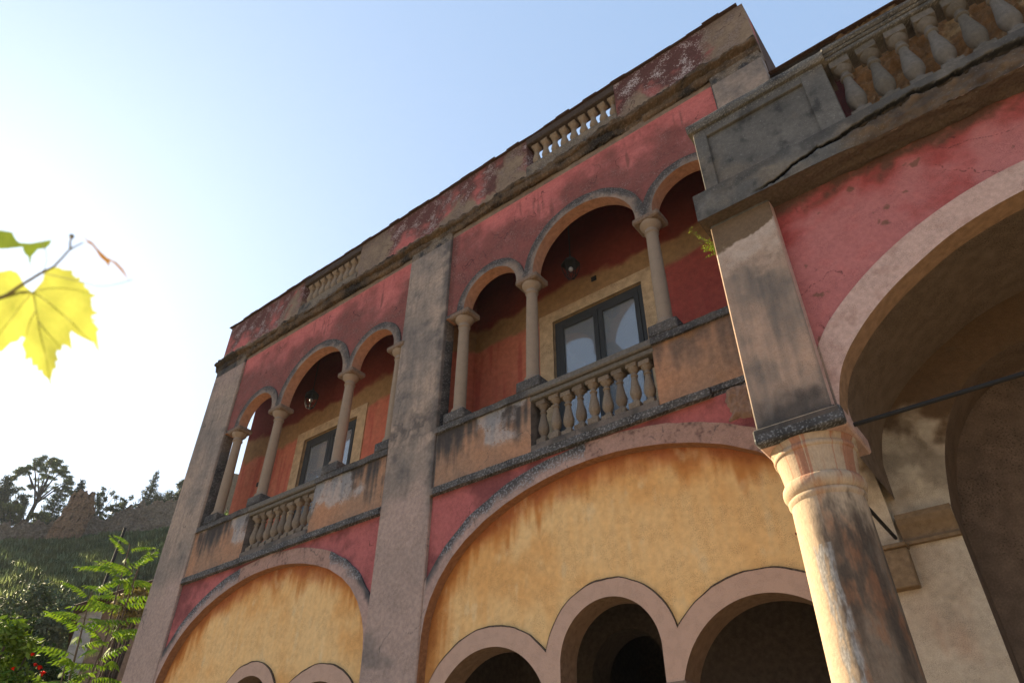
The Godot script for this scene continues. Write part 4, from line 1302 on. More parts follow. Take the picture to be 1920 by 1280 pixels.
func build_vine() -> void:
	# a shoot about 0.8 m from the lens; the numbers are tenths of a sixth of a millimetre in the plane of the leaf
	var v := thing("grape_vine_shoot", "backlit yellow-green grape vine shoot with one big toothed leaf against the sky", "vine", Vector3(-0.80311, 2.12201, -0.13922))
	v.basis = Basis(Vector3(0.78632, 0.00669, -0.61779), Vector3(0.3674, 0.79887, 0.47627), Vector3(0.49671, -0.60147, 0.62571)) * Basis.from_euler(Vector3(0.02, -0.03, 0.0))
	var s := 0.00016943
	var big := [[0, 0], [75, -75], [85, -125], [130, -160], [180, -166], [210, -150], [250, -146], [282, -146], [280, -120], [306, -96], [345, -96], [330, -70], [366, -60], [360, -36], [396, -10], [390, 5], [440, 23], [396, 40], [400, 64], [396, 84], [410, 124], [452, 138], [396, 158], [398, 176], [462, 196], [404, 192], [446, 250], [430, 264], [440, 325], [461, 412], [414, 336], [374, 320], [324, 295], [264, 260], [254, 276], [264, 326], [271, 392], [240, 360], [204, 350], [190, 396], [165, 386], [149, 405], [166, 460], [140, 460], [140, 512], [115, 515], [104, 556], [95, 578], [93, 662], [76, 586], [56, 570], [34, 550], [30, 526], [0, 530], [0, 490], [-30, 496], [-30, 440], [-70, 456], [-64, 404], [-86, 346], [-66, 306], [-86, 296], [-110, 330], [-146, 336], [-176, 364], [-214, 400], [-260, 385], [-300, 410], [-310, 350], [-360, 340], [-350, 270], [-410, 240], [-380, 180], [-430, 120], [-385, 80], [-410, 20], [-350, -10], [-350, -60], [-300, -80], [-285, -115], [-240, -130], [-210, -138], [-150, -150], [-105, -132], [-82, -95], [-62, -48]]
	var leaf := local_obj("leaf", vine_leaf_mesh(big, s, 0.10, 0.10), M.vineleaf, v)
	var b := mb()
	for q in [[[0, 0], [40, 300], [90, 640]], [[0, 0], [200, 120], [445, 385]], [[0, 0], [190, -60], [400, 15]], [[0, 0], [-120, 130], [-290, 385]], [[0, 0], [-180, 20], [-400, 110]], [[25, 190], [110, 290], [180, 370]], [[15, 120], [-50, 220], [-60, 290]]]:
		var p := []
		for k in 9:
			var t := k / 8.0
			var a := Vector2(q[0][0], q[0][1]).lerp(Vector2(q[1][0], q[1][1]), t).lerp(Vector2(q[1][0], q[1][1]).lerp(Vector2(q[2][0], q[2][1]), t), t)
			p.append(leaf_bend(Vector2(a.x, -a.y) * s, s, 0.10, 0.10) - Vector3(0, 0, 0.0004))
		b.tube(p, [0.0007, 0.0006, 0.0005, 0.00045, 0.0004, 0.00035, 0.0003, 0.00025, 0.0002], 6)
	local_obj("vein", b, M.vein, leaf)
	var second := [[130, -60], [135, -10], [60, -5], [-40, 20], [-70, 60], [-40, 75], [-80, 90], [-30, 115], [-22, 175], [0, 110], [60, 85], [110, 60], [140, 10], [190, -40], [120, -70], [60, -50], [-15, -65], [-120, -60]]
	# second leaf, seen nearly edge-on at the frame's side, and its lit tip
	var l2 := [[-430, -365], [-360, -420], [-215, -415], [-140, -400], [-135, -380], [-110, -345], [-85, -330], [-10, -325], [60, -335], [135, -350], [120, -315], [90, -290], [40, -285], [20, -260], [0, -240], [-12, -160], [-22, -235], [-45, -255], [-58, -280], [-60, -300], [-215, -290], [-330, -300]]
	local_obj("leaf", vine_leaf_mesh(l2, s, 0.2, 0.2), M.vineleaf2, v)
	var l3 := [[340, -378], [372, -345], [400, -335], [440, -295], [520, -225], [580, -195], [625, -150], [662, -75], [610, -140], [560, -190], [535, -205], [530, -165], [505, -200], [470, -230], [440, -275], [395, -318], [372, -325]]
	local_obj("young_leaf", vine_leaf_mesh(l3, s, 0.2, 0.2), M.vineleaf3, v)
	b = mb()
	var stem := [[-520, 95], [-330, 70], [-215, 45], [-155, 25], [-50, -45], [85, -125], [170, -165], [230, -225], [275, -275], [330, -305], [375, -325]]
	var pp := []
	for q in stem: pp.append(Vector3(q[0] * s, -q[1] * s, 0.006))
	b.tube(pp, [0.0028, 0.0026, 0.0024, 0.0022, 0.0018, 0.0017, 0.0014, 0.0012, 0.0011, 0.0009, 0.0006], 8)
	local_obj("stem", b, M.stem, v)
	b = mb()
	for q in [[[275, -275], [275, -330], [288, -372]], [[-155, 25], [-70, 0], [0, 0]]]:
		var p := []
		for e in q: p.append(Vector3(e[0] * s, -e[1] * s, 0.004))
		b.tube(p, [0.0013, 0.0011, 0.001], 6)
	local_obj("petiole", b, M.stem, v)
	b = mb()
	b.lathe(Vector3(286 * s, 366 * s, 0.004), [Vector2(0, -0.003), Vector2(0.0022, -0.002), Vector2(0.003, 0.0), Vector2(0.0022, 0.002), Vector2(0, 0.0032)], 10)
	local_obj("bud", b, M.stem, v)
	b = mb()
	for q in [[[85, -125], [200, -100], [330, -70], [440, -40], [520, -38], [600, -55], [690, -80]], [[85, -125], [110, -200], [110, -260], [80, -330]]]:
		var p := []
		var r := []
		for e in q:
			p.append(Vector3(e[0] * s, -e[1] * s, 0.003)); r.append(0.0005)
		b.tube(p, r, 5)
	local_obj("tendril", b, M.tendril, v)

func polar(az: float, r: float, el: float) -> Vector3:
	# a point seen at an azimuth, an elevation (degrees) and a distance, relative to the eye
	return Vector3(r * sin(deg_to_rad(az)), r * tan(deg_to_rad(el)), -r * cos(deg_to_rad(az)))

func hill_height(p: Vector2) -> float:
	# height over the ground at (x, z)
	var r := p.length()
	var az := rad_to_deg(atan2(p.x, -p.y))
	var el := clampf(16.9 + (az + 74.8) * 0.30, 12.0, 21.5)
	var top := 1.6 + 110.0 * tan(deg_to_rad(el))
	var t := (r - 25.0) / 85.0
	var h := 0.0
	if t > 0.0: h = top * minf(t, 1.0)
	if t > 1.0: h += (minf(t, 1.35) - 1.0) * 85.0 * 0.34
	h *= sm(0.0, 0.10, t)
	var fade := sm(-130.0, -105.0, az) * sm(-15.0, -50.0, az)
	h += fnoise.get_noise_2d(p.x * 3.0, p.y * 3.0) * 0.9 * sm(0.1, 0.4, t)
	return h * fade

func build_hill() -> void:
	var b := mb()
	var pts := []
	var na := 90
	var nr := 70
	for j in nr + 1:
		var r := 20.0 + 150.0 * pow(float(j) / nr, 1.1)
		for i in na + 1:
			var az := lerpf(-130.0, -10.0, float(i) / na)
			var p := Vector2(r * sin(deg_to_rad(az)), -r * cos(deg_to_rad(az)))
			pts.append(Vector3(p.x, hill_height(p) - 1.62, p.y))
	b.sheet(pts, na, nr, Vector3(0, 1, 0))
	struct_node("hill", b, M.hill)
	# grass tufts on the slope in view
	var blade := mb()
	for k in 5:
		var a := k * 1.3
		var d := Vector3(cos(a), 0, sin(a))
		var o := Vector3(rng.randf_range(-0.25, 0.25), 0, rng.randf_range(-0.25, 0.25))
		var up := Vector3(rng.randf_range(-0.3, 0.3), rng.randf_range(0.45, 0.8), rng.randf_range(-0.3, 0.3))
		blade.tri(o - d * 0.05, o + d * 0.05, o + up, Vector3(0, 1, 0), Vector3(0, 1, 0), Vector3(0, 1, 0))
	var mm := MultiMesh.new()
	mm.transform_format = MultiMesh.TRANSFORM_3D
	mm.use_colors = true
	mm.mesh = blade.mesh(Vector3.ZERO)
	mm.instance_count = 26000
	for k in mm.instance_count:
		var r := 46.0 + 62.0 * sqrt(rng.randf())
		var az := rng.randf_range(-80.0, -63.0)
		var p := Vector2(r * sin(deg_to_rad(az)), -r * cos(deg_to_rad(az)))
		var n1 := fnoise.get_noise_2d(p.x * 6.0, p.y * 6.0)
		var sc := rng.randf_range(0.7, 1.3) * (1.0 + 0.5 * n1)
		mm.set_instance_transform(k, Transform3D(Basis(Vector3.UP, rng.randf() * TAU).scaled(Vector3(sc, sc, sc)), Vector3(p.x, hill_height(p) - 0.05, p.y)))
		var t := clampf(0.5 + n1 * 0.9 + rng.randf_range(-0.25, 0.25), 0.0, 1.0)
		mm.set_instance_color(k, Color(0.075, 0.125, 0.03).lerp(Color(0.22, 0.26, 0.085), t))
	var g := MultiMeshInstance3D.new()
	g.name = "grass"
	g.multimesh = mm
	g.material_override = M.grass
	add_child(g, true)
	tag(g, "dry olive-green grass covering the hillside below the ruined wall", "grass", "", "stuff")

# leaf clumps: many small bent leaves gathered round points
func leaf_card(l: float, w: float) -> ArrayMesh:
	var b := mb()
	var m := Vector3(0, 0, 1)
	b.tri(Vector3(0, 0, 0), Vector3(-w, l * 0.45, 0.12 * l), Vector3(0, l * 0.5, 0), m, m, m)
	b.tri(Vector3(0, 0, 0), Vector3(w, l * 0.45, 0.12 * l), Vector3(0, l * 0.5, 0), m, m, m)
	b.tri(Vector3(-w, l * 0.45, 0.12 * l), Vector3(0, l * 0.5, 0), Vector3(0, l, -0.1 * l), m, m, m)
	b.tri(Vector3(w, l * 0.45, 0.12 * l), Vector3(0, l * 0.5, 0), Vector3(0, l, -0.1 * l), m, m, m)
	return b.mesh(Vector3.ZERO)

func foliage(parent: Node3D, called: String, blobs: Array, count: int, card: ArrayMesh, mat: Material, c0: Color, c1: Color, flat := 0.0) -> void:
	# blobs: [centre relative to the parent, radii]; leaves fill each blob's outer part
	var mm := MultiMesh.new()
	mm.transform_format = MultiMesh.TRANSFORM_3D
	mm.use_colors = true
	mm.mesh = card
	mm.instance_count = count
	var wsum := 0.0
	for q in blobs: wsum += q[1].x * q[1].y + q[1].x * q[1].z + q[1].y * q[1].z
	var k := 0
	for q in blobs:
		var share := int(round(count * (q[1].x * q[1].y + q[1].x * q[1].z + q[1].y * q[1].z) / wsum))
		if q == blobs[-1]: share = count - k
		var tone := rng.randf_range(-0.3, 0.3)
		for n in share:
			if k >= count: break
			var d := Vector3(rng.randfn(), rng.randfn(), rng.randfn()).normalized()
			var p: Vector3 = q[0] + d * q[1] * pow(rng.randf(), 0.45) * (1.0 + 0.25 * fnoise.get_noise_3d(d.x * 60.0 + k % 7, d.y * 60.0, d.z * 60.0))
			var face := (d + Vector3(rng.randfn(), rng.randfn(), rng.randfn()) * 0.8 + Vector3(0, flat, 0)).normalized()
			var bs := Basis.looking_at(face, Vector3(0.1, 0.99, 0.05) if absf(face.y) < 0.95 else Vector3(1, 0, 0)) * Basis(Vector3(0, 0, 1), rng.randf() * TAU)
			mm.set_instance_transform(k, Transform3D(bs.scaled(Vector3.ONE * rng.randf_range(0.65, 1.25)), p))
			mm.set_instance_color(k, c0.lerp(c1, clampf(0.5 + tone + rng.randf_range(-0.4, 0.4), 0.0, 1.0)))
			k += 1
	var g := MultiMeshInstance3D.new()
	g.name = called
	g.multimesh = mm
	g.material_override = mat
	parent.add_child(g, true)
	tag(g, "", "", "", "stuff")

func limb(parent: Node3D, called: String, lines: Array, mat: Material) -> void:
	var b := mb()
	for q in lines:
		b.tube(q[0], q[1], 7)
	local_obj(called, b, mat, parent)

func build_far_tree(called: String, label: String, az: float, r: float, el0: float, el1: float, kind: String, wd: float) -> void:
	var p := polar(az, r, el0) + EYE
	p.y = minf(p.y, hill_height(Vector2(p.x, p.z)) + 0.3)
	var h := r * tan(deg_to_rad(el1)) + 1.6 - p.y
	var v := thing(called, label, "tree", p)
	var side := Vector3(cos(deg_to_rad(az)), 0, sin(deg_to_rad(az)))    # to the right as seen from the eye
	var blobs := []
	if kind == "pine":
		var fork := h * 0.42
		var lines := [[[Vector3.ZERO, side * 0.25 + Vector3(0, fork, 0), side * 0.45 + Vector3(0, h * 0.75, 0)], [0.34, 0.26, 0.14]]]
		for k in 9:
			var a := TAU * k / 9.0 + 0.3
			var e := Vector3(cos(a), 0, sin(a)) * wd * rng.randf_range(0.3, 0.48) + Vector3(0, h * rng.randf_range(0.72, 0.84), 0)
			lines.append([[side * 0.2 + Vector3(0, fork * rng.randf_range(0.85, 1.2), 0), e * Vector3(0.5, 0.80, 0.5), e], [0.15, 0.10, 0.04]])
		limb(v, "trunk", lines, M.bark)
		for k in 190:
			var a := rng.randf() * TAU
			var rr := sqrt(rng.randf()) * wd * 0.5
			blobs.append([Vector3(cos(a) * rr, h * (0.93 - 0.30 * pow(rr / (wd * 0.5), 2.0)) + rng.randf_range(-0.09, 0.04) * h, sin(a) * rr), Vector3(0.75, 0.24, 0.75) * wd * rng.randf_range(0.05, 0.085)])
		foliage(v, "crown", blobs, 17000, M.card_fine, M.farleaf, Color(0.05, 0.07, 0.025), Color(0.13, 0.16, 0.065), 0.5)
	elif kind == "conifer":
		limb(v, "trunk", [[[Vector3.ZERO, Vector3(0, h * 0.97, 0)], [0.2, 0.03]]], M.bark)
		for k in 60:
			var t := float(k) / 60.0
			var a := k * 2.4
			var rr := wd * 0.5 * (1.0 - 0.95 * t) * rng.randf_range(0.35, 1.35)
			blobs.append([Vector3(cos(a) * rr * 0.7, h * (0.10 + 0.88 * t) - rr * 0.18, sin(a) * rr * 0.7), Vector3(0.5 * rr + 0.12, 0.18 + 0.12 * (1.0 - t), 0.5 * rr + 0.12)])
		foliage(v, "crown", blobs, 4200, M.card_far, M.farleaf, Color(0.018, 0.030, 0.018), Color(0.04, 0.06, 0.035))
	elif kind == "cypress":
		limb(v, "trunk", [[[Vector3.ZERO, Vector3(0, h * 0.9, 0)], [0.2, 0.05]]], M.bark)
		for k in 26:
			var t := float(k) / 26.0
			blobs.append([Vector3(rng.randf_range(-0.2, 0.2), h * (0.08 + 0.86 * t), rng.randf_range(-0.2, 0.2)), Vector3(wd * 0.5 * sqrt(sin(PI * (0.12 + 0.85 * t))), h * 0.07, wd * 0.5 * sqrt(sin(PI * (0.12 + 0.85 * t))))])
		foliage(v, "crown", blobs, 5200, M.card_far, M.farleaf, Color(0.02, 0.034, 0.016), Color(0.05, 0.065, 0.03))
	else:      # broad: open or dense
		var lines := [[[Vector3.ZERO, Vector3(0, h * 0.5, 0)], [0.16, 0.10]]]
		for k in 8:
			var a := TAU * k / 8.0
			var e := Vector3(cos(a) * wd * 0.36, h * rng.randf_range(0.55, 0.95), sin(a) * wd * 0.36)
			lines.append([[Vector3(0, h * 0.25, 0), e * Vector3(0.5, 0.7, 0.5), e], [0.09, 0.06, 0.02]])
		limb(v, "trunk", lines, M.bark)
		var sparse := kind == "open"
		for k in (26 if sparse else 34):
			var d := Vector3(rng.randfn(), rng.randfn(), rng.randfn()).normalized() * pow(rng.randf(), 0.4)
			blobs.append([Vector3(d.x * wd * 0.42, h * (0.58 + 0.36 * d.y), d.z * wd * 0.42), Vector3.ONE * (wd * (0.085 if sparse else 0.15))])
		foliage(v, "crown", blobs, 1900 if sparse else 5200, M.card_far, M.farleaf, Color(0.028, 0.042, 0.018), Color(0.075, 0.09, 0.04))

func build_bush(called: String, label: String, p: Vector3, size: Vector3, count: int, card: ArrayMesh, mat: Material, c0: Color, c1: Color, nb := 26) -> Node3D:
	# a shrub that stands on the ground under p (the middle of its crown, relative to the eye)
	var gy := hill_height(Vector2(p.x, p.z))
	var v := thing(called, label, "shrub", Vector3(p.x, gy, p.z))
	var c := Vector3(0, p.y + 1.6 - gy, 0)
	var lines := []
	for k in 7:
		var a := TAU * k / 7.0
		var e := c + Vector3(cos(a) * size.x * 0.6, rng.randf_range(0.0, 0.7) * size.y, sin(a) * size.z * 0.6)
		lines.append([[Vector3(cos(a), 0, sin(a)) * 0.12, e * Vector3(0.4, 0.55, 0.4), e], [0.05, 0.035, 0.012]])
	limb(v, "stem", lines, M.bark)
	var blobs := []
	for k in nb:
		var d := Vector3(rng.randfn(), rng.randfn(), rng.randfn()).normalized() * pow(rng.randf(), 0.4)
		blobs.append([c + d * size * 0.8, Vector3.ONE * size.y * rng.randf_range(0.2, 0.34)])
	foliage(v, "foliage", blobs, count, card, mat, c0, c1, 0.4)
	return v

func ailanthus_leaf(pairs: int, l: float, droop: float) -> ArrayMesh:
	# a long compound leaf along +x: the stalk arches down, lance-shaped leaflets hang on both sides
	var b := mb()
	var pts := []
	var rad := []
	for k in 9:
		var t := k / 8.0
		pts.append(Vector3(l * t, l * (0.22 * t - droop * t * t), 0)); rad.append(lerpf(0.006, 0.0022, t))
	b.tint = Color(0.16, 0.17, 0.05)
	b.tube(pts, rad, 5)
	for k in pairs * 2 + 1:
		var t := 0.14 + 0.86 * float(k / 2) / pairs
		var o := Vector3(l * t, l * (0.22 * t - droop * t * t), 0)
		var sg := 1.0 if k % 2 == 0 else -1.0
		var dirn := Vector3(0.34, -0.62 - 0.25 * rng.randf(), sg * 0.62).normalized()
		if k == pairs * 2: dirn = Vector3(0.9, -0.4, 0)
		var ll := l * 0.235 * (1.0 - 0.45 * absf(t - 0.45)) * rng.randf_range(0.85, 1.12)
		var wx := Vector3(1.0, 0.2, sg * 0.25)
		var wv := (wx - dirn * wx.dot(dirn)).normalized() * ll * 0.135
		var up := wv.cross(dirn).normalized()
		if up.y < 0.0: up = -up
		var g := rng.randf()
		b.tint = Color(0.075, 0.15, 0.022).lerp(Color(0.18, 0.26, 0.04), g)
		var e0 := o
		var e1 := o + dirn * ll * 0.30
		var e2 := o + dirn * ll * 0.65 - up * ll * 0.05
		var e3 := o + dirn * ll - up * ll * 0.16
		for s: float in [-1.0, 1.0]:
			var n0 := (up + wv.normalized() * s * 0.35).normalized()
			var r1 := e1 + wv * s + up * ll * 0.03
			var r2 := e2 + wv * s * 0.75 + up * ll * 0.02
			b.tri(e0, e1, r1, n0, n0, n0)
			b.tri(e1, e2, r1, n0, n0, n0)
			b.tri(e2, r2, r1, n0, n0, n0)
			b.tri(e2, e3, r2, n0, n0, n0)
	return b.mesh(Vector3.ZERO)

func build_ailanthus(label: String, p: Vector3, stems: Array, seed_n: int) -> void:
	var v := thing("ailanthus_tree", label, "tree", Vector3(p.x, 0, p.z), "young ailanthus trees beside the villa corner")
	rng.seed = seed_n
	var lines := []
	for s in stems:      # [lean x, lean z, top height, first leaf height, leaves]
		var a := Vector3(0, 0, 0)
		var top := Vector3(s[0], s[2], s[1])
		var mid := Vector3(s[0] * 0.25, s[2] * 0.55, s[1] * 0.25)
		lines.append([[a, mid, top], [0.045, 0.03, 0.012]])
	limb(v, "trunk", lines, M.bark2)
	for s in stems:
		for k in s[4]:
			var t := pow(float(k) / (s[4] - 1), 0.8)
			var h := lerpf(s[3], s[2], t)
			var f: float = h / s[2]
			var base := Vector3(0, 0, 0).lerp(Vector3(s[0] * 0.25, s[2] * 0.55, s[1] * 0.25), minf(f / 0.55, 1.0))
			if f > 0.55: base = Vector3(s[0] * 0.25, s[2] * 0.55, s[1] * 0.25).lerp(Vector3(s[0], s[2], s[1]), (f - 0.55) / 0.45)
			var o := MeshInstance3D.new()
			o.name = "leaf"
			o.mesh = M.ail[rng.randi() % 4]
			o.material_override = M.ailleaf
			v.add_child(o, true)
			o.position = base
			var sc := rng.randf_range(0.8, 1.1) * (1.0 - 0.35 * t)
			o.basis = (Basis(Vector3.UP, k * 2.4 + rng.randf_range(-0.4, 0.4)) * Basis(Vector3(0, 0, 1), lerpf(-0.05, 0.55, t) + rng.randf_range(-0.15, 0.15))).scaled(Vector3.ONE * sc)

func build_background() -> void:
	build_hill()
	# ruined wall: an uneven sheet of masonry along the hill with thickness
	var v := thing("ruined_wall", "long ruined rubble wall running along the crest of the hillside", "wall", polar(-70, 110, 18) + EYE)
	var pts := []
	var na := 260
	var nh := 16
	for j in nh + 1:
		for i in na + 1:
			var az := lerpf(-84.0, -58.0, float(i) / na)
			var q := Vector2(110.0 * sin(deg_to_rad(az)), -110.0 * cos(deg_to_rad(az)))
			var y0 := hill_height(q) - 1.8
			var jag := fnoise.get_noise_2d(az * 28.0, 0.0) * 1.1 + fnoise.get_noise_2d(az * 110.0, 20.0) * 0.5
			var tall := 3.3 + jag + 1.3 * sm(-72.0, -66.5, az) - 1.1 * sm(0.9, 0.2, absf(az + 69.5))
			var p := Vector3(q.x, y0 + maxf(0.5, tall) * j / nh, q.y)
			var bump := fnoise.get_noise_3d(p.x * 22.0, p.y * 30.0, p.z * 22.0) * 0.5
			pts.append(p + Vector3(-q.x, 0, -q.y).normalized() * bump)
	var b := mb()
	b.sheet(pts, na, nh, Vector3(0.9, 0, 0.35))
	var top := []
	for j in 2:
		for i in na + 1:
			var p: Vector3 = pts[nh * (na + 1) + i]
			top.append(p if j == 0 else p + Vector3(p.x, 0, p.z).normalized() * 1.0 + Vector3(0, -0.3, 0))
	b.sheet(top, na, 1, Vector3(0, 1, 0))
	obj("masonry", b, M.ruin, v)
	# ruined tower with putlog holes
	v = thing("ruined_tower", "leaning stump of a brown ruined tower with rows of small holes", "tower", polar(-71.7, 106, 17.2) + EYE)
	var ta := deg_to_rad(-71.7)
	var side := Vector3(cos(ta), 0, sin(ta))
	var toward := Vector3(-sin(ta), 0, cos(ta))
	var base := polar(-71.7, 106, 17.2)
	pts = []
	for j in 41:
		for i in 31:
			var t := j / 40.0
			var s := i / 30.0
			var wl := lerpf(-2.2, -0.5, pow(t, 0.75))
			var wr := lerpf(1.9, 2.7, t) - 0.5 * sm(0.85, 1.0, t)
			var p := base + side * (lerpf(wl, wr, s) + fnoise.get_noise_2d(t * 90.0, s * 8.0) * 0.35) + Vector3(0, t * (8.3 + 1.3 * fnoise.get_noise_2d(s * 60.0, 4.0) - 0.9 * sm(0.75, 1.0, s)), 0)
			p += toward * (sin(s * PI) * 0.5 + fnoise.get_noise_2d(s * 110.0, t * 160.0) * 0.25)
			if (j % 8 == 4 or j % 8 == 5) and i % 8 == 4 and j > 12: p -= toward * 1.3
			pts.append(p)
	b = mb()
	b.sheet(pts, 30, 40, toward)
	for j in 40:
		b.quad(pts[j * 31], pts[(j + 1) * 31], pts[(j + 1) * 31] - toward * 2.5, pts[j * 31] - toward * 2.5, -side)
		b.quad(pts[j * 31 + 30], pts[(j + 1) * 31 + 30], pts[(j + 1) * 31 + 30] - toward * 2.5, pts[j * 31 + 30] - toward * 2.5, side)
	obj("masonry", b, M.ruin2, v)
	# trees on the crest
	build_far_tree("umbrella_pine", "umbrella pine with wide flat crown on the hilltop behind the tower", -74.1, 122, 18.9, 22.95, "pine", 8.6)
	build_far_tree("cypress_tree", "pale rounded cypress at the left edge of the hilltop", -76.1, 118, 18.6, 21.3, "cypress", 2.8)
	build_far_tree("cypress_tree", "narrow dark cypress standing behind the ruined tower", -71.75, 116, 18.8, 22.0, "cypress", 1.6)
	build_far_tree("conifer_tree", "tall dark pointed conifer on the ridge left of the villa", -67.15, 114, 20.2, 23.6, "conifer", 3.6)
	build_far_tree("cedar_tree", "dark layered cedar between umbrella pine and ruined tower", -72.8, 121, 19.0, 21.7, "conifer", 4.6)
	build_far_tree("dark_pine", "low dark pine under the left side of the umbrella pine", -75.2, 119, 18.7, 20.6, "dense", 3.8)
	build_far_tree("thin_tree", "thin bare-looking tree with fine branches right of the tower", -70.1, 116, 19.2, 22.1, "open", 4.0)
	build_far_tree("thin_tree", "smaller see-through tree left of the pointed conifer", -68.7, 116, 19.7, 21.7, "open", 4.2)
	build_far_tree("oak_tree", "dense round oak on the ridge against the villa corner", -65.9, 113, 20.4, 22.2, "dense", 5.2)
	build_far_tree("oak_tree", "leafy treetop just showing above the ridge beside the loggia pilaster", -64.9, 112, 20.6, 23.6, "dense", 3.2)
	# hedge along the top of the wall
	var k := 0
	for q in [[-77.2, 18.9, 3.0], [-75.9, 19.0, 3.2], [-74.7, 19.1, 3.2], [-73.5, 19.1, 3.0], [-70.9, 19.2, 2.2], [-69.9, 19.4, 2.4], [-69.0, 19.7, 2.2], [-68.0, 20.1, 1.8], [-66.6, 20.5, 2.6]]:
		var words := ["at the left edge of the picture", "below the pale cypress", "under the umbrella pine", "just left of the ruined tower", "just right of the ruined tower", "below the thin tree", "between the two thin trees", "left of the pointed conifer", "under the oak on the ridge"]
		build_bush("hedge_bush", "dark bush on top of the ruined wall " + words[k], polar(q[0], 114, q[1] - 0.1), Vector3(q[2], 0.95, 1.6), 1700, M.card_far, M.farleaf, Color(0.045, 0.065, 0.02), Color(0.13, 0.15, 0.05), 14)
		k += 1
	# old stone house seen through the open end of the loggia
	v = thing("hill_house", "pale old stone house with small arched window seen through the loggia", "house", polar(-61.4, 70, 19.5) + EYE)
	base = polar(-61.4, 70, 19.5)
	ta = deg_to_rad(-61.4)
	side = Vector3(cos(ta), 0, sin(ta))
	toward = Vector3(-sin(ta), 0, cos(ta))
	b = mb()
	for q in [[-2.6, 3.4, 6.2], [-1.0, 3.2, 7.4]]:
		var f := 0.0 if q[0] < -2.0 else -1.0
		var p0: Vector3 = base + side * q[0] + toward * f
		var p1: Vector3 = base + side * q[1] + toward * f
		b.quad(p0 - Vector3(0, 6, 0), p1 - Vector3(0, 6, 0), p1 + Vector3(0, q[2], 0), p0 + Vector3(0, q[2], 0), toward)
		b.quad(p0 - Vector3(0, 6, 0), p0 - toward * 5.0 - Vector3(0, 6, 0), p0 - toward * 5.0 + Vector3(0, q[2], 0), p0 + Vector3(0, q[2], 0), -side)
		b.quad(p1 - Vector3(0, 6, 0), p1 - toward * 5.0 - Vector3(0, 6, 0), p1 - toward * 5.0 + Vector3(0, q[2], 0), p1 + Vector3(0, q[2], 0), side)
		b.quad(p0 + Vector3(0, q[2], 0), p1 + Vector3(0, q[2], 0), p1 - toward * 5.0 + Vector3(0, q[2], 0), p0 - toward * 5.0 + Vector3(0, q[2], 0), Vector3(0, 1, 0))
	obj("wall", b, M.ruin3, v)
	b = mb()
	var wp := base - side * 0.9 + toward * 0.02 + Vector3(0, 1.7, 0)
	var prev := Vector3.ZERO
	for i in 13:
		var a := PI * i / 12.0
		var p := wp + side * cos(a) * 0.42 + Vector3(0, 0.6 + sin(a) * 0.42, 0)
		if i > 0: b.tri(wp + Vector3(0, 0.6, 0), prev, p, toward, toward, toward)
		prev = p
	b.quad(wp - side * 0.42 - Vector3(0, 0.4, 0), wp + side * 0.42 - Vector3(0, 0.4, 0), wp + side * 0.42 + Vector3(0, 0.6, 0), wp - side * 0.42 + Vector3(0, 0.6, 0), toward)
	obj("window", b, M.iron, v)
	build_bush("loggia_shrub", "bright green shrub seen through the open left end of the loggia", polar(-62.4, 24, 21.0), Vector3(0.9, 1.0, 0.9), 900, M.card_mid, M.nearleaf, Color(0.09, 0.16, 0.02), Color(0.20, 0.27, 0.05), 14)
	# old house left of the villa
	build_old_house()
	# shrubs and trees in the garden
	build_bush("olive_bush", "greyish green bushy olive behind the old house wall", polar(-71.2, 27, 12.2), Vector3(2.0, 1.5, 1.6), 7000, M.card_mid, M.darkleaf, Color(0.04, 0.055, 0.03), Color(0.12, 0.14, 0.085), 34)
	build_bush("laurel_bush", "dark green laurel mass behind the red-flowered shrub", polar(-73.6, 22, 10.8), Vector3(2.3, 1.0, 1.8), 7000, M.card_mid, M.darkleaf, Color(0.018, 0.035, 0.010), Color(0.055, 0.085, 0.022), 34)
	build_bush("laurel_bush", "deep green laurel at the foot of the old house wall", polar(-71.2, 19, 9.0), Vector3(1.2, 1.1, 1.1), 4500, M.card_mid, M.darkleaf, Color(0.015, 0.03, 0.010), Color(0.045, 0.07, 0.02), 30)
	var fl := build_bush("flowering_shrub", "sunlit green shrub with red trumpet flowers in the corner of the garden", polar(-73.0, 9, 9.5), Vector3(0.56, 0.58, 0.56), 3600, M.card_near, M.nearleaf, Color(0.05, 0.10, 0.012), Color(0.17, 0.23, 0.04), 30)
	for q in [[-70.35, 10.35, 8.55], [-70.05, 10.2, 8.5], [-70.7, 10.9, 8.6], [-69.75, 9.9, 8.6], [-71.4, 10.0, 8.5]]:
		var o := MeshInstance3D.new()
		o.name = "flower"
		o.mesh = M.flower
		o.material_override = M.petal
		fl.add_child(o, true)
		o.position = polar(q[0], q[2], q[1]) + EYE - fl.position
		o.scale = Vector3.ONE * rng.randf_range(0.4, 0.65)
		o.rotation = Vector3(rng.randf_range(-0.6, 0.6), rng.randf() * 6.0, rng.randf_range(-0.6, 0.6))
	# two young ailanthus trees
	var p1 := polar(-66.4, 17.6, 0)
	build_ailanthus("tall young ailanthus whose top leans against the villa corner", p1, [[-0.15, 0.25, 7.45, 5.6, 13], [-0.65, -0.2, 7.1, 5.6, 9], [0.3, 0.1, 6.9, 4.9, 9]], 41)
	var p2 := polar(-67.5, 16.6, 0)
	build_ailanthus("lower spreading ailanthus in front of the old house wall", p2, [[-0.30, 0.25, 6.1, 3.6, 17], [0.25, -0.1, 5.4, 3.2, 13], [0.1, 0.4, 4.6, 2.8, 11]], 42)
	build_bush("dry_weed", "dry yellowish weed with feathery stems against the villa corner", polar(-65.9, 19.5, 14.8), Vector3(0.35, 0.8, 0.35), 800, M.card_mid, M.nearleaf, Color(0.20, 0.15, 0.06), Color(0.30, 0.22, 0.11), 12)
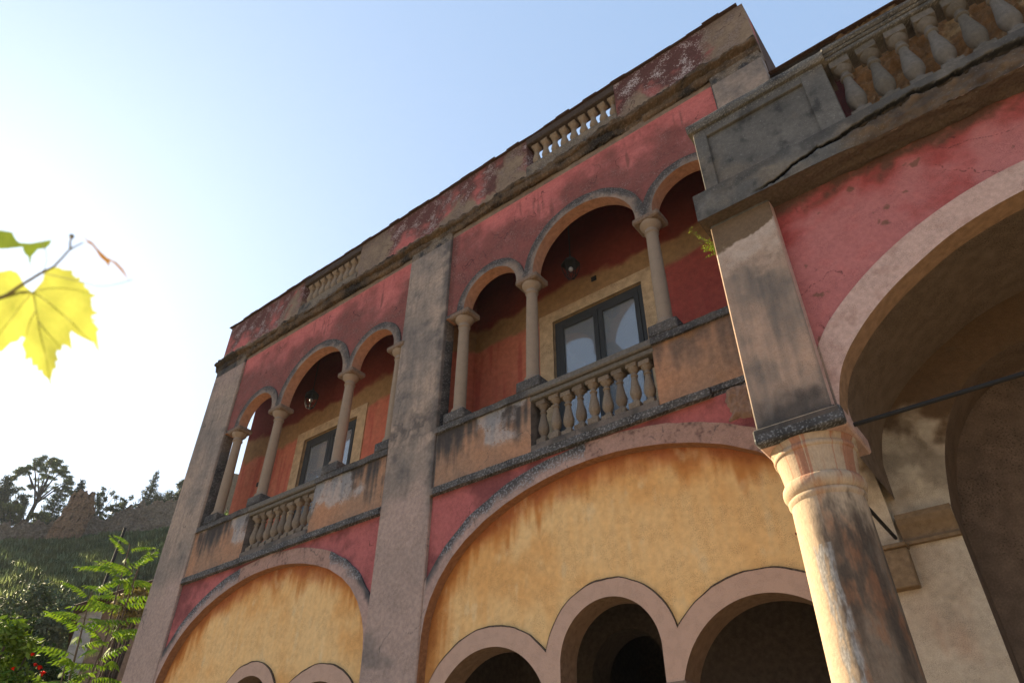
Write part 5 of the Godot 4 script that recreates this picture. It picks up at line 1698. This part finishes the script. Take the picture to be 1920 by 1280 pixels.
	# thin post
	v = thing("wooden_pole", "thin dark bare pole sticking up behind the ailanthus leaves", "pole", polar(-68.05, 23, 0) + EYE * Vector3(1, 0, 1))
	b = mb()
	var q0 := polar(-68.05, 23, 12.0)
	b.tube([q0, polar(-68.05, 23, 16.7), polar(-68.0, 23, 19.35)], [0.05, 0.045, 0.038], 8)
	obj("post", b, M.iron, v)
	# tuft growing from the pier
	v = thing("wall_weed", "small green tuft growing from the corner under the terrace fascia", "plant", Vector3(-1.46, 6.3, -4.95))
	b = mb()
	for kk in 16:
		var o := Vector3(0, 0, rng.randf_range(-0.05, 0.05))
		var d := Vector3(-rng.randf_range(0.04, 0.20), rng.randf_range(-0.02, 0.22), rng.randf_range(-0.06, 0.1))
		if kk < 3: d = Vector3(-0.22, 0.34 + 0.04 * kk, 0.02)
		var p := []
		for i in 6: p.append(o + d * (i / 5.0) + Vector3(0, -0.03 * pow(i / 5.0, 2.0) * 4.0 * 0.3, 0))
		b.tint = Color(0.16, 0.19, 0.04)
		b.tube(p, [0.002, 0.002, 0.0018, 0.0016, 0.0012, 0.0008], 4)
		for i in 14:
			var t := rng.randf_range(0.2, 1.0)
			var c := o + d * t
			var e := Vector3(rng.randfn(), rng.randfn(), rng.randfn()).normalized()
			var w := e.cross(Vector3(0.3, 0.9, 0.2)).normalized() * 0.005
			b.tint = Color(0.14, 0.24, 0.03).lerp(Color(0.3, 0.27, 0.06), rng.randf() * t)
			b.tri(c, c + e * 0.022 + w, c + e * 0.022 - w, e, e, e)
	local_obj("stem", b, M.ailleaf, v)

func build_old_house() -> void:
	var az := -66.5
	var ta := deg_to_rad(az)
	var base := polar(az, 21.5, 0)
	base.y = -1.6
	var v := thing("old_house", "old plastered outbuilding with grey corner strip and tiled roof left of the villa", "house", base + EYE)
	var side := Vector3(cos(ta), 0, sin(ta))
	var toward := Vector3(-sin(ta), 0, cos(ta))
	var P := func(x: float, y: float, z: float) -> Vector3: return base + side * x + Vector3(0, y, 0) + toward * z
	var xl := -0.85
	var xr := 2.6
	var hh := 6.95
	var b := mb()
	var slab := func(m: Mb, x0: float, x1: float, y0: float, y1: float, z0: float, z1: float) -> void:
		m.quad(P.call(x0, y0, z1), P.call(x1, y0, z1), P.call(x1, y1, z1), P.call(x0, y1, z1), toward)
		m.quad(P.call(x0, y0, z0), P.call(x1, y0, z0), P.call(x1, y1, z0), P.call(x0, y1, z0), -toward)
		m.quad(P.call(x0, y0, z0), P.call(x0, y0, z1), P.call(x0, y1, z1), P.call(x0, y1, z0), -side)
		m.quad(P.call(x1, y0, z0), P.call(x1, y0, z1), P.call(x1, y1, z1), P.call(x1, y1, z0), side)
		m.quad(P.call(x0, y1, z0), P.call(x1, y1, z0), P.call(x1, y1, z1), P.call(x0, y1, z1), Vector3.UP)
		m.quad(P.call(x0, y0, z0), P.call(x1, y0, z0), P.call(x1, y0, z1), P.call(x0, y0, z1), Vector3.DOWN)
	slab.call(b, xl, xr, 0, hh, -5, 0)
	b.tri(P.call(xl, hh, 0), P.call(xr, hh, 0), P.call(0.9, hh + 0.95, 0), toward, toward, toward)
	obj("wall", b, M.oldwall, v)
	b = mb()
	slab.call(b, xl - 0.03, xl + 0.38, 0, hh - 0.25, -0.3, 0.05)
	slab.call(b, xl - 0.10, xl + 0.45, hh - 0.25, hh - 0.05, -0.3, 0.12)
	obj("corner_strip", b, M.oldstrip, v)
	b = mb()
	slab.call(b, 1.2, 1.55, 0, hh - 0.2, -0.3, 0.05)
	obj("pale_pilaster", b, M.oldstrip, v)
	# two roof slopes with a verge of tiles along the gable
	for s in [[xl - 0.2, hh - 0.12, 0.9, hh + 0.98], [xr + 0.2, hh - 0.12, 0.9, hh + 0.98]]:
		b = mb()
		b.quad(P.call(s[0], s[1], 0.28), P.call(s[2], s[3], 0.28), P.call(s[2], s[3], -5.1), P.call(s[0], s[1], -5.1), Vector3.UP)
		b.quad(P.call(s[0], s[1] - 0.12, 0.28), P.call(s[2], s[3] - 0.12, 0.28), P.call(s[2], s[3] - 0.12, -5.1), P.call(s[0], s[1] - 0.12, -5.1), Vector3.DOWN)
		b.quad(P.call(s[0], s[1] - 0.12, 0.28), P.call(s[2], s[3] - 0.12, 0.28), P.call(s[2], s[3], 0.28), P.call(s[0], s[1], 0.28), toward)
		b.quad(P.call(s[0], s[1] - 0.12, 0.28), P.call(s[0], s[1], 0.28), P.call(s[0], s[1], -5.1), P.call(s[0], s[1] - 0.12, -5.1), side * signf(s[0]))
		var roof := obj("roof", b, M.tile, v)
		for k in 8:
			var t := (k + 0.1) / 8.0
			var a: Vector3 = P.call(lerpf(s[0], s[2], t), lerpf(s[1], s[3], t) + 0.03, 0.30)
			var e: Vector3 = P.call(lerpf(s[0], s[2], t + 0.115), lerpf(s[1], s[3], t + 0.115) + 0.05, 0.30)
			var m := mb()
			var pp := []
			for i in 2: pp.append(a if i == 0 else e)
			m.tube([pp[0], pp[1]], [0.075, 0.06], 8)
			obj("ridge_tile", m, M.tile, roof)

# ------------------------------------------------------------------ sky
func sky_texture(sun: Vector3) -> ImageTexture:
	# a clear evening sky: blue overhead, pale towards the horizon, a wide white glow round the sun
	var w := 1024
	var h := 512
	var im := Image.create(w, h, false, Image.FORMAT_RGBF)
	for j in h:
		var el := PI * (0.5 - (j + 0.5) / h)
		for i in w:
			var ph := TAU * (i + 0.5) / w
			var d := Vector3(sin(ph) * cos(el), sin(el), -cos(ph) * cos(el))
			var g := rad_to_deg(acos(clampf(d.dot(sun), -1.0, 1.0)))
			var e := maxf(0.0, d.y)
			var air := exp(-e * 3.3)
			var c := Vector3(0.060, 0.102, 0.176)
			c += Vector3(0.165, 0.185, 0.19) * air
			c += Vector3(0.146, 0.151, 0.153) * exp(-g / 37.0)
			c += Vector3(0.26, 0.25, 0.23) * exp(-g / 12.0)
			if d.y < 0.0: c = c.lerp(Vector3(0.12, 0.11, 0.09), clampf(-d.y * 6.0, 0.0, 1.0))
			im.set_pixel(i, j, Color(c.x, c.y, c.z))
	return ImageTexture.create_from_image(im)

func _ready() -> void:
	rng.seed = 7
	fnoise.seed = 5
	fnoise.frequency = 0.05
	fnoise.fractal_octaves = 3
	# camera
	var cam := Camera3D.new()
	cam.name = "camera"
	add_child(cam)
	cam.transform = Transform3D(Basis(Vector3(0.78632, 0.00669, -0.61779), Vector3(0.3674, 0.79887, 0.47627), Vector3(0.49671, -0.60147, 0.62571)).orthonormalized(), EYE)
	cam.fov = 51.45
	cam.near = 0.05
	cam.far = 1200.0
	var at_ := CameraAttributesPhysical.new()
	at_.frustum_focal_length = 24.902
	at_.frustum_near = 0.05
	at_.frustum_far = 1200.0
	at_.frustum_focus_distance = 8.5
	at_.exposure_aperture = 5.0
	cam.attributes = at_
	cam.current = true
	# sky and sun
	var sun_az := deg_to_rad(-85.5)
	var sun_el := deg_to_rad(25.0)
	var sun := Vector3(sin(sun_az) * cos(sun_el), sin(sun_el), -cos(sun_az) * cos(sun_el))
	var env := Environment.new()
	env.background_mode = Environment.BG_SKY
	env.sky = Sky.new()
	var pm := PanoramaSkyMaterial.new()
	pm.panorama = sky_texture(sun)
	env.sky.sky_material = pm
	env.background_energy_multiplier = 1.0
	env.tonemap_mode = Environment.TONE_MAPPER_LINEAR
	env.tonemap_exposure = 4.0
	env.sdfgi_enabled = true
	env.ssao_enabled = true
	env.ssil_enabled = true
	env.fog_enabled = true
	env.fog_density = 0.0003
	env.fog_light_color = Color(0.93, 0.96, 1.0)
	var we := WorldEnvironment.new()
	we.name = "environment"
	we.environment = env
	add_child(we)
	var dl := DirectionalLight3D.new()
	dl.name = "sun"
	dl.light_energy = 1.6
	dl.light_color = Color(1.0, 0.915, 0.76)
	dl.light_angular_distance = 0.5
	dl.shadow_enabled = true
	add_child(dl)
	dl.look_at_from_position(Vector3.ZERO, -sun, Vector3.UP)
	# materials
	make_materials()
	more_materials()
	# ground
	var b := mb()
	b.grid(Vector3(-200, -1.6, 200), Vector3(400, 0, 0), Vector3(0, 0, -400), 40, 40, func(_s: float, _t: float) -> Vector3: return Vector3.ZERO)
	struct_node("ground", b, M.ground)
	build_villa()
	build_portico()
	build_lantern(Vector3(-4.45, 7.72, -7.1), "black iron lantern under the large arch of the near loggia bay")
	build_lantern(Vector3(-10.88, 7.73, -7.1), "black iron lantern under the large arch of the far loggia bay")
	build_vine()
	build_background()

func more_materials() -> void:
	var g: Texture2D = M.grain
	var bt: Texture2D = (M.red as StandardMaterial3D).heightmap_texture
	var g2: Texture2D = (M.cap as StandardMaterial3D).albedo_texture
	var b2: Texture2D = (M.cap as StandardMaterial3D).heightmap_texture
	M.band2 = plaster(g, bt, 0.7, null, Color(0.75, 0.62, 0.54), 1.2)
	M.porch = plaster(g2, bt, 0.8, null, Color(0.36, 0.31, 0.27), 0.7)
	M.cream = plaster(g2, bt, 0.5, null, Color(0.82, 0.69, 0.53), 0.35)
	M.roofbal = plaster(g2, b2, 2.0, null, Color(0.68, 0.59, 0.49), 2.0)
	M.tile = plaster(g2, b2, 1.5, null, Color(0.36, 0.27, 0.225), 2.0)
	M.side = plaster(g2, b2, 1.5, null, Color(0.36, 0.28, 0.235), 0.8)
	M.ceil = plaster(g2, bt, 0.8, null, Color(0.44, 0.36, 0.29), 0.7)
	M.mortar = plaster(g2, b2, 3.0, null, Color(0.66, 0.53, 0.45), 1.2)
	M.warm = plaster(g2, bt, 0.7, null, Color(0.66, 0.52, 0.40), 0.8)
	M.under = plaster(g2, b2, 2.5, null, Color(0.43, 0.365, 0.31), 1.5)
	M.blind = plaster(g2, bt, 0.8, null, Color(0.50, 0.415, 0.345), 0.3)
	M.dust = plaster(M.rough, b2, 1.0, null, Color(0.50, 0.43, 0.37), 1.5)
	M.mould = plaster(g2, bt, 0.7, null, Color(0.58, 0.48, 0.37), 1.0)
	M.psoffit = plaster(g2, bt, 0.7, null, Color(0.56, 0.45, 0.36), 0.8)
	M.reveal = plaster(g2, bt, 0.7, null, Color(0.66, 0.47, 0.33), 0.8)
	M.rust = flat_mat(Color(0.35, 0.17, 0.10), 0.8)
	M.ruin = plaster(M.rough, b2, 60.0, null, Color(0.80, 0.69, 0.58), 0.16)
	M.ruin2 = plaster(M.rough, b2, 40.0, null, Color(0.82, 0.62, 0.46), 0.2)
	M.ruin3 = plaster(g2, b2, 12.0, null, Color(0.56, 0.47, 0.37), 0.3)
	M.oldwall = plaster(g2, bt, 1.5, null, Color(0.66, 0.56, 0.48), 0.5)
	M.oldstrip = plaster(g2, bt, 1.5, null, Color(0.80, 0.78, 0.75), 0.5)
	M.hill = plaster(M.rough, b2, 20.0, null, Color(0.52, 0.56, 0.31), 0.07)
	M.ground = plaster(g2, b2, 3.0, null, Color(0.745, 0.695, 0.615), 0.4)
	M.bark = flat_mat(Color(0.24, 0.19, 0.15), 0.9)
	M.bark2 = flat_mat(Color(0.34, 0.27, 0.20), 0.85)
	M.grass = leaf_mat(Color.WHITE, Color(0.25, 0.25, 0.14))
	M.farleaf = leaf_mat(Color.WHITE, Color(0.8, 0.8, 0.55))
	M.nearleaf = leaf_mat(Color.WHITE, Color(0.6, 0.65, 0.33), 0.75)
	M.darkleaf = leaf_mat(Color.WHITE, Color(0.3, 0.35, 0.18), 0.8)
	M.ailleaf = leaf_mat(Color.WHITE, Color(0.8, 0.82, 0.45), 0.62)
	(M.ailleaf as StandardMaterial3D).metallic_specular = 0.05
	M.vineleaf = leaf_mat(Color.WHITE, Color(1.4, 1.4, 0.9), 0.5)
	M.vineleaf2 = leaf_mat(Color(0.85, 0.92, 0.75), Color(0.9, 0.95, 0.55), 0.5)
	M.vineleaf3 = leaf_mat(Color(1.0, 0.80, 0.62), Color(1.0, 0.88, 0.6), 0.5)
	M.vein = flat_mat(Color(0.80, 0.80, 0.48), 0.6)
	M.stem = flat_mat(Color(0.40, 0.36, 0.22), 0.6)
	M.tendril = flat_mat(Color(0.66, 0.64, 0.50), 0.6)
	M.petal = leaf_mat(Color(0.80, 0.13, 0.05), Color(0.5, 0.2, 0.1))
	M.card_far = leaf_card(0.34, 0.075)
	M.card_fine = leaf_card(0.26, 0.045)
	M.card_mid = leaf_card(0.15, 0.035)
	M.card_near = leaf_card(0.075, 0.018)
	M.ail = []
	for k in 4:
		M.ail.append(ailanthus_leaf(9 + k, 0.9 + 0.05 * k, 0.30 + 0.06 * k))
	var b := mb()
	for k in 5:
		var a := TAU * k / 5.0
		var d := Vector3(cos(a), 0, sin(a))
		var s := d.cross(Vector3.UP) * 0.022
		b.tri(Vector3.ZERO, d * 0.03 + Vector3(0, 0.035, 0) + s, d * 0.03 + Vector3(0, 0.035, 0) - s, d, d, d)
		b.tri(d * 0.03 + Vector3(0, 0.035, 0) + s, d * 0.03 + Vector3(0, 0.035, 0) - s, d * 0.055 + Vector3(0, 0.03, 0), d, d, d)
	b.lathe(Vector3.ZERO, [Vector2(0.0, -0.03), Vector2(0.008, -0.02), Vector2(0.015, 0.0), Vector2(0.02, 0.02)], 8)
	M.flower = b.mesh(Vector3.ZERO)
